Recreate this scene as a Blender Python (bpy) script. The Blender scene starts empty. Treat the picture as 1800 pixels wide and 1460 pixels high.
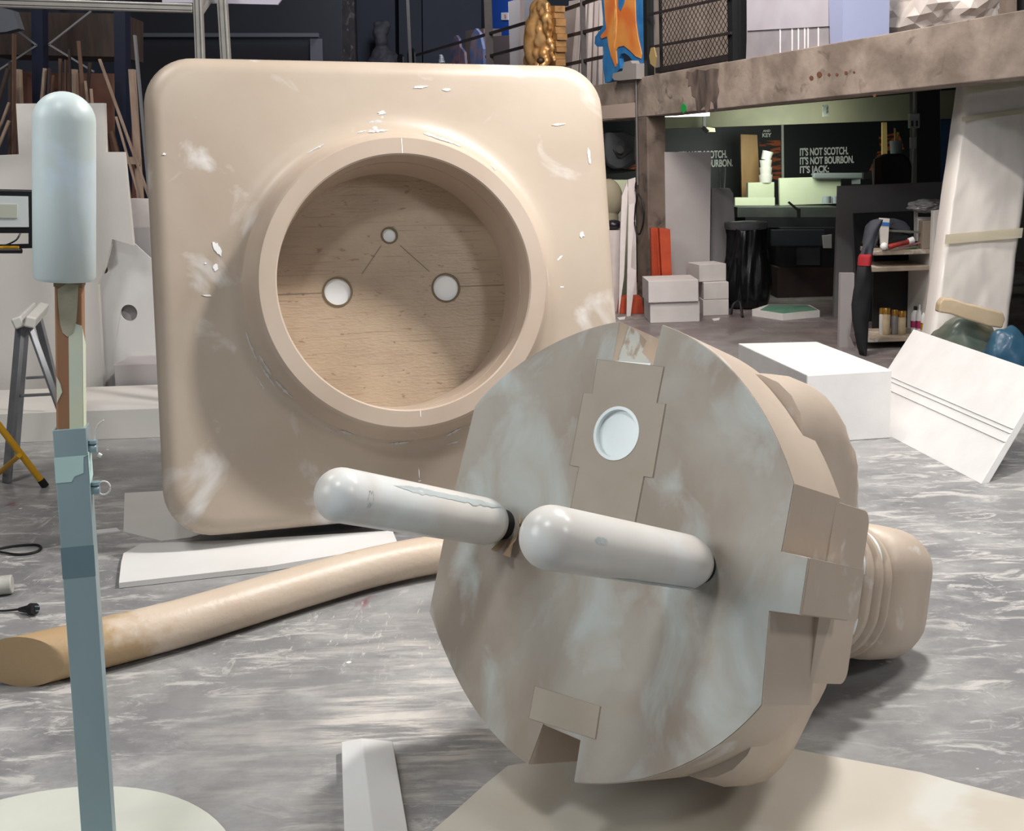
import bpy, bmesh, math, random
import numpy as np
from mathutils import Vector, Matrix, noise
from mathutils.geometry import tessellate_polygon
random.seed(7)
S = bpy.context.scene
COL = S.collection
PI = math.pi

# ------------------------------------------------------------------ camera
F_PX, PPY, PITCH, ROLL, CAMH = 1965.0, 590.0, 0.153988, -0.033, 1.468
cF = Vector((0, math.cos(PITCH), -math.sin(PITCH)))
cU0 = Vector((0, math.sin(PITCH), math.cos(PITCH)))
cR = Vector((1, 0, 0)) * math.cos(ROLL) + cU0 * math.sin(ROLL)
cU = -Vector((1, 0, 0)) * math.sin(ROLL) + cU0 * math.cos(ROLL)
cam_d = bpy.data.cameras.new('camera')
cam = bpy.data.objects.new('camera', cam_d); COL.objects.link(cam)
mw = Matrix((cR, cU, -cF)).transposed().to_4x4(); mw.translation = (0, 0, CAMH)
cam.matrix_world = mw
cam_d.sensor_fit = 'HORIZONTAL'; cam_d.sensor_width = 36
cam_d.lens = F_PX / 1800 * 36
cam_d.shift_y = -(730 - PPY) / 1800
cam_d.clip_end = 100
S.camera = cam

# ------------------------------------------------------------------ world, lights, exposure
S.view_settings.view_transform = 'Standard'; S.view_settings.look = 'None'
S.view_settings.gamma = 1; S.view_settings.use_curve_mapping = False
S.view_settings.exposure = -0.06
wd = bpy.data.worlds.new('world'); S.world = wd; wd.use_nodes = True
wn = wd.node_tree.nodes; wn['Background'].inputs[0].default_value = (0.80, 0.92, 1.0, 1)
wn['Background'].inputs[1].default_value = 0.30

def area(name, loc, target, size, power, color, sy=None):
    d = bpy.data.lights.new(name, 'AREA'); d.energy = power; d.color = color
    d.shape = 'RECTANGLE'; d.size = size; d.size_y = sy or size
    o = bpy.data.objects.new(name, d); COL.objects.link(o); o.location = loc
    o.rotation_euler = (Vector(target) - Vector(loc)).to_track_quat('-Z', 'Y').to_euler()
    return o
area('hall_lamp_key', (1.5, 3.92, 4.0), (-0.3, 4.0, 0.6), 0.30, 175, (1.0, 0.965, 0.93))
area('plug_face_fill', (-3.9, 0.7, 3.1), (0.3, 2.0, 0.6), 2.2, 15, (0.94, 0.98, 1.0)).data.spread = 1.15  # added soft fill for the plug face, narrow spread spares the socket plate
area('hall_lamp_right_front', (3.3, 0.2, 3.3), (0.2, 3.2, 0.6), 0.6, 40, (1.0, 0.97, 0.94))
area('hall_lamp_front', (-0.9, 0.5, 4.4), (0.2, 2.4, 0.5), 0.5, 52, (0.96, 0.985, 1.0))
area('back_left_fill', (-3.2, 3.6, 5.4), (-3.4, 7.0, 0.5), 1.2, 110, (1.0, 0.96, 0.92))  # added fill that lifts the foam boards at the back left
area('mezzanine_fill', (1.0, 6.6, 4.6), (1.6, 10.5, 2.2), 1.0, 170, (1.0, 0.9, 0.83))  # added fill to brighten the mezzanine edge
area('far_back_fill', (-0.5, 15.0, 5.9), (-0.5, 19.5, 2.5), 1.5, 330, (0.86, 0.92, 1.0))  # added cool fill, lifts the dark far background
area('upper_floor_fill', (0.2, 9.0, 5.6), (1.2, 12.5, 2.9), 1.0, 110, (1.0, 0.9, 0.84))  # added fill aimed at the things on the upper floor
area('right_side_fill', (4.2, 4.0, 5.0), (2.6, 6.6, 0.4), 1.0, 190, (1.0, 0.97, 0.94))  # added fill for the right side, brightens the wrapped slab

# ------------------------------------------------------------------ picture helpers (used to find where real things stand)
def ray(px, py):
    return cF + cR * ((px - 900) / F_PX) - cU * ((py - PPY) / F_PX)
def P(px, py, Y):
    d = ray(px, py); return Vector((0, 0, CAMH)) + d * (Y / d.y)
def G(px, py, z=0.0):
    d = ray(px, py); return Vector((0, 0, CAMH)) + d * ((z - CAMH) / d.z)
BO = Vector((1.354, 10.675, 0)); BD = Vector((0.3555, -0.9347, 0)).normalized(); BN = Vector((BD.y, -BD.x, 0))  # beam line, BN faces the hall
if BN.y > 0: BN = -BN
def M(px, py, off=0.0):          # on the vertical plane of the mezzanine edge, off metres behind it
    d = ray(px, py); o = Vector((0, 0, CAMH)); p0 = BO - BN * off
    return o + d * ((p0 - o).dot(BN) / d.dot(BN))

# ------------------------------------------------------------------ materials
def lin(c):
    return tuple(((v / 255) / 12.92 if v / 255 <= .04045 else ((v / 255 + .055) / 1.055) ** 2.4) for v in c) + (1,)
MATS = {}
def mat(name, c, c2=None, scale=4, rough=.6, metal=0, bump=0, bscale=60, spots=None, stretch=(1, 1, 1), detail=5, contrast=(.35, .65), emit=None, spec=.5, alpha=None, sss=0, spot_scale=9, spot_thr=(.62, .72)):
    if name in MATS: return MATS[name]
    m = bpy.data.materials.new(name); m.use_nodes = True; nt = m.node_tree; N = nt.nodes; L = nt.links
    b = N['Principled BSDF']; b.inputs['Roughness'].default_value = rough; b.inputs['Metallic'].default_value = metal
    b.inputs['Base Color'].default_value = lin(c); b.inputs['Specular IOR Level'].default_value = spec
    tc = N.new('ShaderNodeTexCoord'); mp = N.new('ShaderNodeMapping'); mp.inputs['Scale'].default_value = stretch
    L.new(tc.outputs['Object'], mp.inputs[0]); last = None
    def nz(sc, det, lo, hi, dist=0):
        n = N.new('ShaderNodeTexNoise'); n.inputs['Scale'].default_value = sc; n.inputs['Detail'].default_value = det
        n.inputs['Distortion'].default_value = dist
        L.new(mp.outputs[0], n.inputs[0]); r = N.new('ShaderNodeMapRange'); r.inputs[1].default_value = lo; r.inputs[2].default_value = hi
        L.new(n.outputs[0], r.inputs[0]); return r.outputs[0]
    if c2:
        mx = N.new('ShaderNodeMix'); mx.data_type = 'RGBA'; mx.inputs[6].default_value = lin(c); mx.inputs[7].default_value = lin(c2)
        L.new(nz(scale, detail, *contrast, .3), mx.inputs[0]); last = mx.outputs[2]
    if spots:
        mx = N.new('ShaderNodeMix'); mx.data_type = 'RGBA'; mx.inputs[7].default_value = lin(spots)
        if last: L.new(last, mx.inputs[6])
        else: mx.inputs[6].default_value = lin(c)
        L.new(nz(spot_scale, 8, *spot_thr, .6), mx.inputs[0]); last = mx.outputs[2]
    if last: L.new(last, b.inputs['Base Color'])
    if bump:
        n = N.new('ShaderNodeTexNoise'); n.inputs['Scale'].default_value = bscale; n.inputs['Detail'].default_value = 4
        L.new(mp.outputs[0], n.inputs[0]); bp = N.new('ShaderNodeBump'); bp.inputs['Strength'].default_value = bump; bp.inputs['Distance'].default_value = .01
        L.new(n.outputs[0], bp.inputs['Height']); L.new(bp.outputs[0], b.inputs['Normal'])
    if emit: b.inputs['Emission Color'].default_value = lin(c); b.inputs['Emission Strength'].default_value = emit
    if alpha is not None: b.inputs['Alpha'].default_value = alpha
    MATS[name] = m; return m

beige = mat('coated_beige', (183, 169, 153), (169, 153, 137), 1.3, .42, spots=(214, 210, 206), spot_scale=3.2, spot_thr=(.60, .72), bump=.05, bscale=25)
beige_ring = mat('coated_beige_ring', (190, 174, 158), (178, 160, 144), 2.0, .38, spots=(228, 228, 228), spot_scale=6, spot_thr=(.72, .84))
plaster_mark = mat('white_filler', (240, 240, 240), rough=.5)
tan_glue = mat('raw_tan', (172, 148, 122), (188, 168, 146), 3.5, .35)
plug_face_m = mat('plug_face_smeared', (150, 136, 122), (168, 161, 150), 3.2, .5, spots=(184, 189, 185), spot_scale=5.6, spot_thr=(.49, .70), stretch=(1.2, .85, 1), contrast=(.40, .60), detail=10, bump=.06, bscale=30)
plug_side_m = mat('plug_side', (190, 174, 158), (180, 163, 147), 3, .45, spots=(214, 214, 210), spot_scale=7, spot_thr=(.62, .76), bump=.06, bscale=30)
inlay_m = mat('inlay_brown', (168, 156, 141), (160, 147, 131), 6, .55, spots=(176, 176, 170), spot_scale=5, spot_thr=(.6, .8))
seam_m = mat('seam', (132, 118, 104), rough=.7)
pin_m = mat('pin_coat', (214, 211, 206), (202, 197, 190), 4, .3, spots=(222, 228, 230), spot_scale=4, spot_thr=(.5, .7))
pole_pin_m = mat('pole_pin_coat', (206, 218, 218), (198, 208, 206), 3, .4, spots=(210, 225, 236), spot_scale=6, spot_thr=(.55, .7))
white_gloss = mat('white_gloss', (225, 232, 232), rough=.15)
foam_dim = mat('foam_dim', (204, 199, 197), (196, 191, 189), 5, .8)
foam = mat('white_foam', (222, 220, 218), (215, 213, 211), 6, .75, bump=.04, bscale=120)
foam_pink = mat('foam_warm', (214, 206, 204), (206, 198, 196), 10, .8)
foam_grey = mat('foam_grey', (172, 167, 167), (166, 161, 161), 4, .8)
board_white = mat('board_white', (214, 210, 204), (206, 203, 198), 2, .7)
paper_white = mat('paper_white', (222, 221, 219), (212, 210, 207), 2, .6)
sheet_cream = mat('sheet_cream', (204, 197, 184), (194, 186, 171), 2.5, .5, spots=(204, 202, 194), spot_scale=3, spot_thr=(.55, .7))
steel = mat('galvanised', (158, 180, 184), (136, 160, 168), 3, .38, .25, stretch=(1, 1, .5), spots=(150, 170, 175), spot_scale=2, spot_thr=(.5, .6))
alu = mat('aluminium', (176, 172, 165), (160, 156, 150), 8, .4, .5)
alu_grey = mat('ladder_aluminium', (150, 152, 155), (136, 138, 142), 8, .45, .4)
tape = mat('masking_tape', (208, 214, 196), (216, 220, 190), 12, .6)
tape_blue = mat('pale_tape', (184, 214, 212), (192, 220, 216), 12, .6)
cardboard = mat('wood_brown', (160, 118, 86), (148, 108, 78), 5, .6, stretch=(3, 3, .4))
black = mat('black_plastic', (24, 24, 26), rough=.4)
rubber = mat('black_rubber', (16, 16, 18), rough=.6)
yellow = mat('yellow_steel', (214, 160, 30), rough=.35)
wood = mat('wood_plank', (100, 74, 58), (74, 54, 44), 6, .7, stretch=(4, 4, .5))
wood_l = mat('wood_plank_light', (156, 136, 120), (128, 108, 94), 6, .7, stretch=(4, 4, .5))
wood_d = mat('wood_plank_dark', (58, 44, 38), (40, 32, 28), 6, .7, stretch=(4, 4, .5))
ply = mat('brown_board', (98, 62, 48), (80, 52, 42), 3, .7)
blue_steel = mat('blue_rack_steel', (14, 22, 42), rough=.4)
rack_grey = mat('rack_brace', (120, 120, 122), rough=.45, metal=.3)
navy = mat('navy_wall', (40, 44, 58), (34, 38, 52), .8, .8)
navy_d = mat('navy_wall_dark', (24, 28, 40), (18, 22, 32), 1, .8)
col_dark = mat('dark_old_column', (48, 42, 46), (30, 28, 34), 9, .8, spots=(88, 84, 86), spot_scale=16, spot_thr=(.58, .68), stretch=(1, 1, .4))
concrete = mat('concrete_beam', (158, 145, 134), (122, 110, 100), 3.4, .85, spots=(100, 88, 80), spot_scale=7, spot_thr=(.62, .74), bump=.6, bscale=14, detail=12, contrast=(.38, .62))
concrete_d = mat('concrete_column', (122, 108, 98), (100, 88, 80), 5, .85, spots=(74, 66, 60), spot_scale=6, spot_thr=(.58, .72), bump=.3, bscale=25)
girder_m = mat('inner_girder', (96, 94, 76), (80, 80, 66), 2, .8)
dark_paint = mat('dark_paint_patch', (56, 48, 46), (112, 98, 90), 9, .8, stretch=(1, 1, .35))
rust = mat('rust_stain', (104, 66, 46), rough=.9)
green_p = mat('green_spray', (30, 150, 70), rough=.7)
iron = mat('iron_rail', (56, 50, 50), (44, 40, 42), 10, .5, .2)
gold = mat('gold', (236, 192, 134), (196, 146, 88), 8, .38, .45)
gold_side = mat('gold_side', (168, 126, 76), (140, 104, 62), 12, .6)
orange_b = mat('orange_block', (188, 74, 34), (172, 62, 28), 6, .6)
wrap = mat('plastic_wrap', (228, 222, 216), (216, 210, 204), 3, .3, bump=.3, bscale=6, stretch=(1, 1, .5))
wrap_tape = mat('wrap_tape', (234, 228, 208), rough=.45)
paintcol = mat('white_painted_column', (186, 184, 194), (176, 172, 182), 4, .8)
drip_grey = mat('grey_plaster', (158, 154, 160), (148, 144, 150), 6, .8)
lilac = mat('lilac_strip', (150, 158, 190), rough=.7)
blue_sheet = mat('blue_sheet', (20, 62, 140), rough=.5)
plastic_sheet = mat('crumpled_plastic', (214, 208, 203), (196, 188, 182), 5, .3)
bin_bag = mat('black_bin_bag', (20, 21, 24), rough=.22, bump=.4, bscale=30, stretch=(1, 1, .25))
poster = mat('poster_black', (20, 24, 30), (14, 18, 24), 1, .5)
poster_txt = mat('poster_lettering', (236, 238, 234), rough=.6)
poster_orange = mat('poster_orange', (168, 82, 40), (40, 28, 26), 12, .6, contrast=(.45, .55), stretch=(.6, .6, 3))
dark_mach = mat('dark_machine', (30, 31, 34), (22, 23, 26), 5, .5)
dark_panel = mat('dark_grey_panel', (124, 122, 122), (114, 112, 113), 2, .6)
foam_green = mat('board_greenlit', (198, 204, 178), (188, 196, 168), 3, .75)
clear_bag = mat('translucent_bag', (150, 150, 150), (120, 120, 122), 8, .25)
fabric_k = mat('black_fabric', (30, 31, 35), (22, 23, 27), 8, .85, bump=.3, bscale=12)
fabric_g = mat('grey_fabric', (74, 78, 86), (62, 66, 74), 8, .85, bump=.3, bscale=12)
fabric_r = mat('red_fabric', (166, 36, 44), rough=.8)
shelf_w = mat('shelf_board', (176, 162, 144), (150, 136, 120), 6, .7, spots=(206, 200, 190), spot_scale=9, spot_thr=(.56, .66))
navy_item = mat('navy_item', (30, 40, 66), rough=.6)
terracotta = mat('red_brown_board', (60, 40, 36), (48, 34, 32), 6, .7)
green_top = mat('green_top', (88, 138, 116), (110, 150, 130), 8, .6)
bag_teal = mat('teal_bag', (96, 112, 104), (140, 134, 112), 3, .3, bump=.4, bscale=8)
bag_blue = mat('blue_bag', (44, 82, 108), (60, 96, 116), 4, .3, bump=.4, bscale=8)
bag_kraft = mat('kraft_paper', (204, 184, 154), (188, 168, 138), 5, .7, bump=.3, bscale=14)

# floor: grey screed with plaster scuffs
def floor_mat():
    m = bpy.data.materials.new('painted_screed'); m.use_nodes = True; nt = m.node_tree; N = nt.nodes; L = nt.links
    b = N['Principled BSDF']; tc = N.new('ShaderNodeTexCoord')
    def noi(sc, det, lo, hi, dist=0, st=(1, 1, 1), rot=0, out=0, rough=.5):
        mp = N.new('ShaderNodeMapping'); mp.inputs['Scale'].default_value = st; mp.inputs['Rotation'].default_value = (0, 0, rot)
        L.new(tc.outputs['Object'], mp.inputs[0]); n = N.new('ShaderNodeTexNoise'); n.inputs['Scale'].default_value = sc
        n.inputs['Detail'].default_value = det; n.inputs['Distortion'].default_value = dist; n.inputs['Roughness'].default_value = rough
        L.new(mp.outputs[0], n.inputs[0])
        r = N.new('ShaderNodeMapRange'); r.inputs[1].default_value = lo; r.inputs[2].default_value = hi; L.new(n.outputs[out], r.inputs[0]); return r.outputs[0]
    def mix(a, col, fac):
        x = N.new('ShaderNodeMix'); x.data_type = 'RGBA'; L.new(fac, x.inputs[0]); x.inputs[7].default_value = lin(col)
        if isinstance(a, tuple): x.inputs[6].default_value = lin(a)
        else: L.new(a, x.inputs[6])
        return x.outputs[2]
    def mul(a, c):
        q = N.new('ShaderNodeMath'); q.operation = 'MULTIPLY'; L.new(a, q.inputs[0])
        if isinstance(c, float): q.inputs[1].default_value = c
        else: L.new(c, q.inputs[1])
        return q.outputs[0]
    c = mix((150, 149, 148), (116, 116, 118), noi(.9, 8, .36, .64, .3, rough=.6))
    c = mix(c, (170, 169, 167), mul(noi(2.4, 10, .47, .68, .2, (1, 1.3, 1), .4, rough=.7), .8))
    c = mix(c, (104, 105, 108), mul(noi(1.7, 10, .56, .70, .4, (1, 1.6, 1), -.3, rough=.7), .7))
    c = mix(c, (200, 197, 192), mul(mul(noi(7, 12, .52, .60, .8, (.6, 2.0, 1), .45, rough=.75), noi(.8, 4, .42, .56)), .8))
    c = mix(c, (206, 203, 198), mul(mul(noi(13, 12, .58, .63, .6, (2.0, .5, 1), -.5, rough=.75), noi(1.0, 4, .48, .6, st=(1, 1, 1), rot=1.0)), .8))
    # a big brushed plaster smear beside the plug
    vm = N.new('ShaderNodeVectorMath'); vm.operation = 'DISTANCE'; L.new(tc.outputs['Object'], vm.inputs[0]); vm.inputs[1].default_value = (-.25, 2.85, 0)
    vr = N.new('ShaderNodeMapRange'); vr.inputs[1].default_value = .75; vr.inputs[2].default_value = .15; L.new(vm.outputs['Value'], vr.inputs[0])
    c = mix(c, (214, 208, 200), mul(mul(noi(6, 12, .46, .58, .3, (.35, 3.2, 1), -.25, rough=.75), noi(3.5, 6, .40, .58, .3)), mul(vr.outputs[0], .9)))
    # tiny plaster crumbs
    v = N.new('ShaderNodeTexVoronoi'); v.inputs['Scale'].default_value = 11; L.new(tc.outputs['Object'], v.inputs[0])
    r = N.new('ShaderNodeMapRange'); r.inputs[1].default_value = .10; r.inputs[2].default_value = .07; L.new(v.outputs['Distance'], r.inputs[0])
    c = mix(c, (222, 220, 216), mul(r.outputs[0], noi(3, 2, .52, .6)))
    # reddish worn patch further back
    sx = N.new('ShaderNodeSeparateXYZ'); L.new(tc.outputs['Object'], sx.inputs[0])
    ry = N.new('ShaderNodeMapRange'); ry.inputs[1].default_value = 6.6; ry.inputs[2].default_value = 8.2; L.new(sx.outputs[1], ry.inputs[0])
    c = mix(c, (104, 88, 88), mul(mul(ry.outputs[0], noi(1.2, 6, .25, .5, .6)), .7))
    c = mix(c, (120, 70, 74), mul(mul(noi(2.6, 8, .66, .7, 1), noi(10, 4, .5, .6)), .7))
    L.new(c, b.inputs['Base Color'])
    rr = N.new('ShaderNodeMapRange'); rr.inputs[3].default_value = .28; rr.inputs[4].default_value = .6
    L.new(noi(3, 6, .35, .65), rr.inputs[0]); L.new(rr.outputs[0], b.inputs['Roughness'])
    bp = N.new('ShaderNodeBump'); bp.inputs['Strength'].default_value = .15; bp.inputs['Distance'].default_value = .01
    L.new(noi(14, 6, 0, 1), bp.inputs['Height']); L.new(bp.outputs[0], b.inputs['Normal'])
    return m
floor_m = floor_mat()

# disc at the bottom of the socket: tan coating with horizontal hot-wire striations
def disc_mat():
    m = bpy.data.materials.new('striated_tan'); m.use_nodes = True; nt = m.node_tree; N = nt.nodes; L = nt.links
    b = N['Principled BSDF']; tc = N.new('ShaderNodeTexCoord'); b.inputs['Roughness'].default_value = .3
    def noi(sc, st, lo, hi, det=6, dist=0):
        mp = N.new('ShaderNodeMapping'); mp.inputs['Scale'].default_value = st; mp.inputs['Rotation'].default_value = (0, 0, -.03); L.new(tc.outputs['Object'], mp.inputs[0])
        n = N.new('ShaderNodeTexNoise'); n.inputs['Scale'].default_value = sc; n.inputs['Detail'].default_value = det; n.inputs['Distortion'].default_value = dist
        L.new(mp.outputs[0], n.inputs[0]); r = N.new('ShaderNodeMapRange'); r.inputs[1].default_value = lo; r.inputs[2].default_value = hi; L.new(n.outputs[0], r.inputs[0]); return r.outputs[0]
    def mix(a, col, fac, k=1.0):
        q = N.new('ShaderNodeMath'); q.operation = 'MULTIPLY'; L.new(fac, q.inputs[0]); q.inputs[1].default_value = k
        x = N.new('ShaderNodeMix'); x.data_type = 'RGBA'; L.new(q.outputs[0], x.inputs[0]); x.inputs[7].default_value = lin(col)
        if isinstance(a, tuple): x.inputs[6].default_value = lin(a)
        else: L.new(a, x.inputs[6])
        return x.outputs[2]
    c = mix((180, 160, 137), (164, 144, 122), noi(3, (1, 1.5, 1), .35, .65))
    n1 = noi(4.5, (.8, 40, 1), .60, .67, 6, .2)
    c = mix(c, (140, 114, 92), n1, .55)
    c = mix(c, (132, 106, 84), noi(22, (1, 2.2, 1), .66, .70, 4), .7)
    L.new(c, b.inputs['Base Color'])
    bp = N.new('ShaderNodeBump'); bp.inputs['Strength'].default_value = .35; bp.inputs['Distance'].default_value = .006
    L.new(noi(40, (1, 3, 1), 0, 1), bp.inputs['Height']); L.new(bp.outputs[0], b.inputs['Normal'])
    return m
disc_m = disc_mat()

# ------------------------------------------------------------------ mesh helpers
def add_box(bm, c, s, rot=None):
    g = bmesh.ops.create_cube(bm, size=1)
    T = Matrix.Translation(Vector(c)) @ (rot.to_4x4() if rot is not None else Matrix()) @ Matrix.Diagonal((*s, 1))
    bmesh.ops.transform(bm, matrix=T, verts=g['verts']); return g['verts']
def add_cyl(bm, a, b, r, r2=None, seg=20, caps=True):
    a, b = Vector(a), Vector(b); d = b - a
    g = bmesh.ops.create_cone(bm, cap_ends=caps, segments=seg, radius1=r, radius2=r if r2 is None else r2, depth=d.length)
    T = Matrix.Translation((a + b) / 2) @ d.to_track_quat('Z', 'Y').to_matrix().to_4x4()
    bmesh.ops.transform(bm, matrix=T, verts=g['verts']); return g['verts']
def add_bar(bm, a, b, w, h, roll=0):        # rectangular bar between two points
    a, b = Vector(a), Vector(b); d = b - a
    q = d.to_track_quat('Z', 'Y').to_matrix() @ Matrix.Rotation(roll, 3, 'Z')
    return add_box(bm, (a + b) / 2, (w, h, d.length), q)
def add_tube(bm, pts, r, seg=12):
    pts = [Vector(p) for p in pts]; rings = []
    up = Vector((0, 0, 1))
    for i, p in enumerate(pts):
        t = (pts[min(i + 1, len(pts) - 1)] - pts[max(i - 1, 0)]).normalized()
        x = t.cross(up)
        if x.length < .05: x = t.cross(Vector((1, 0, 0)))
        x.normalize(); y = x.cross(t)
        rr = r[i] if isinstance(r, (list, tuple)) else r
        rings.append([bm.verts.new(p + (x * math.cos(2 * PI * k / seg) + y * math.sin(2 * PI * k / seg)) * rr) for k in range(seg)])
    for i in range(len(rings) - 1):
        for k in range(seg):
            bm.faces.new((rings[i][k], rings[i][(k + 1) % seg], rings[i + 1][(k + 1) % seg], rings[i + 1][k]))
    bm.faces.new(rings[0][::-1]); bm.faces.new(rings[-1])
def add_lathe(bm, prof, seg=48, o=(0, 0, 0), caps=True, fold=None):     # prof of (r,z) along local z
    rings = []
    for (r, z) in prof:
        rings.append([bm.verts.new((o[0] + (r * (1 + (fold(2 * PI * k / seg, z) if fold else 0))) * math.cos(2 * PI * k / seg), o[1] + (r * (1 + (fold(2 * PI * k / seg, z) if fold else 0))) * math.sin(2 * PI * k / seg), o[2] + z)) for k in range(seg)])
    for i in range(len(rings) - 1):
        for k in range(seg): bm.faces.new((rings[i][k], rings[i][(k + 1) % seg], rings[i + 1][(k + 1) % seg], rings[i + 1][k]))
    if caps: bm.faces.new(rings[0][::-1]); bm.faces.new(rings[-1])
def add_prism(bm, loops, frame, z0, z1, taper=1.0):
    """loops: outer polygon then holes, 2-D; frame(x,y,z)->Vector"""
    allp = [p for l in loops for p in l]
    tri = tessellate_polygon([[Vector((p[0], p[1], 0)) for p in l] for l in loops])
    top = [bm.verts.new(frame(p[0], p[1], z1)) for p in allp]; bot = [bm.verts.new(frame(p[0] * taper, p[1] * taper, z0)) for p in allp]
    for t in tri:
        try: bm.faces.new([top[i] for i in t]); bm.faces.new([bot[i] for i in t][::-1])
        except ValueError: pass
    k = 0
    for l in loops:
        n = len(l)
        for i in range(n):
            j = (i + 1) % n
            try: bm.faces.new((top[k + i], bot[k + i], bot[k + j], top[k + j]))
            except ValueError: pass
        k += n
def add_slab(bm, quad, th):                # polygon of 3-D points, thickened away from the camera
    q = [Vector(p) for p in quad]; n = (q[1] - q[0]).cross(q[2] - q[1]).normalized()
    c = sum(q, Vector()) / len(q)
    if n.dot(c - Vector((0, 0, CAMH))) < 0: n = -n
    o = q[0]; x = (q[1] - q[0]).normalized(); y = n.cross(x)
    loc = [((p - o).dot(x), (p - o).dot(y)) for p in q]
    add_prism(bm, [loc], lambda a, b, z: o + x * a + y * b + n * z, 0, th)
def fin(bm, name, m, parent=None, smooth=False, bevel=0, angle=.7, recalc=True, segs=2):
    if recalc: bmesh.ops.recalc_face_normals(bm, faces=bm.faces)
    if smooth:
        for f in bm.faces: f.smooth = True
        for e in bm.edges:
            if len(e.link_faces) == 2 and e.calc_face_angle(0) > angle: e.smooth = False
    me = bpy.data.meshes.new(name); bm.to_mesh(me); bm.free(); me.materials.append(m)
    o = bpy.data.objects.new(name, me); COL.objects.link(o)
    if parent is not None:
        o.parent = parent
    if bevel:
        md = o.modifiers.new('bevel', 'BEVEL'); md.width = bevel; md.segments = segs; md.limit_method = 'ANGLE'
    return o
def BM(): return bmesh.new()
def b_low(bm, k=.10):
    mz = min(v.co.z for v in bm.verts); return [v for v in bm.verts if v.co.z < mz + k]
def tag(o, label, cat, group=None):
    o['label'] = label; o['category'] = cat
    if group: o['group'] = group
    return o
def struct(o): o['kind'] = 'structure'; return o
def empty(name, label, cat, loc=(0, 0, 0), group=None, mat3=None):
    o = bpy.data.objects.new(name, None); COL.objects.link(o); o.empty_display_size = .1
    if mat3 is not None:
        T = mat3.to_4x4(); T.translation = loc; o.matrix_world = T; o.rotation_euler = mat3.to_euler(); o.location = loc
    else: o.location = loc
    return tag(o, label, cat, group)
def solo(name, bm, m, label, cat, group=None, origin=None, **k):   # a thing that is one mesh; origin moved to its base
    if origin is None:
        vs = [v.co for v in bm.verts]; origin = Vector((sum(v.x for v in vs) / len(vs), sum(v.y for v in vs) / len(vs), min(v.z for v in vs)))
    origin = Vector(origin); bmesh.ops.translate(bm, verts=bm.verts, vec=-origin)
    o = fin(bm, name, m, **k); o.location = origin; return tag(o, label, cat, group)
def part(name, bm, m, parent, **k):         # world-space bm -> local to the parent Empty
    root = parent
    while root.parent: root = root.parent
    inv = Matrix.LocRotScale(root.location, root.rotation_euler, root.scale).inverted()
    bmesh.ops.transform(bm, matrix=inv, verts=bm.verts); return fin(bm, name, m, parent=parent, **k)
def slab(name, quad, th, m, label, cat, group=None, drop=None, **k):
    b = BM(); add_slab(b, quad, th)
    if drop is not None:
        mz = min(v.co.z for v in b.verts)
        for v in b.verts:
            if v.co.z < mz + .10: v.co.z = drop
    return solo(name, b, m, label, cat, group, **k)

# ================================================================== SETTING
b = BM(); add_box(b, (0, 9.5, -.05), (16, 27, .1)); struct(fin(b, 'floor', floor_m))
b = BM(); add_box(b, (0, 22.6, 3), (16, .2, 6.2)); struct(fin(b, 'wall_back', navy))
b = BM(); add_box(b, (-6.1, 9.5, 3), (.2, 27, 6.2)); mat('hall_wall', (120, 118, 116), rough=.9); struct(fin(b, 'wall_left', mat('navy_side', (40, 44, 56), rough=.85)))
b = BM(); add_box(b, (6.6, 9.5, 3), (.2, 27, 6.2)); struct(fin(b, 'wall_right', MATS['hall_wall']))
b = BM(); add_box(b, (0, 9.5, 6.15), (16, 27, .1)); struct(fin(b, 'ceiling', mat('hall_ceiling', (90, 90, 92), rough=.9)))

# ================================================================== GIANT SOCKET
RP = Matrix(((0.95985, -0.02916, 0.27899), (0.27921, 0.19506, -0.94021), (-0.02700, 0.98036, 0.19537)))
KS = 0.958
CAM = Vector((0, 0, CAMH))
tP = CAM + (Vector((-0.4743, 4.7401, 0.9559)) - CAM) * KS + Vector((0, 0, .006))
sock = empty('socket_sculpture', 'giant square beige wall socket with round recess and three holes, standing on its edge', 'sculpture', tP, mat3=RP)
def S_(x, y, z): return Vector((x, y, z)) * KS          # local coordinates
def lpart(name, bm, m, parent, **k): return fin(bm, name, m, parent=parent, **k)   # bm already local
NS = 288
def rr(th, hx, hy, r):              # radial distance to a rounded rectangle
    c, s = math.cos(th), math.sin(th); lo, hi = 0, 3.0
    for _ in range(30):
        md = (lo + hi) / 2; x, y = abs(c * md) - (hx - r), abs(s * md) - (hy - r)
        d = math.hypot(max(x, 0), max(y, 0)) + min(max(x, y), 0) - r
        if d > 0: hi = md
        else: lo = md
    return lo
def ring_mesh(bm, loops, close=False):     # loops: function(th)->(x,y,z)
    R = [[bm.verts.new(S_(*f(2 * PI * k / NS))) for k in range(NS)] for f in loops]
    for i in range(len(R) - 1):
        for k in range(NS): bm.faces.new((R[i][k], R[i][(k + 1) % NS], R[i + 1][(k + 1) % NS], R[i + 1][k]))
    return R
HX, HY, CR, FR = 1.0, .985, .20, .075
def sq(ins, z, r=CR): return lambda th: (lambda q: (q * math.cos(th), q * math.sin(th), z))(rr(th, HX - ins, HY - ins, max(r - ins * .3, .03)))
def ci(r, z): return lambda th: (r * math.cos(th), r * math.sin(th), z)
def blend(ins, z, rc, t):
    def f(th):
        q = rr(th, HX - ins, HY - ins, CR) * (1 - t) + rc * t
        return (q * math.cos(th), q * math.sin(th), z)
    return f
TH = -.27
bm = BM()
lo = [sq(.3, TH), sq(.05, TH), sq(0, TH + .05)]
for i in range(0, 9):
    a = i / 8 * PI / 2
    lo.append(sq(FR * (1 - math.cos(a)), -FR * (1 - math.sin(a)) ))
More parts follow.
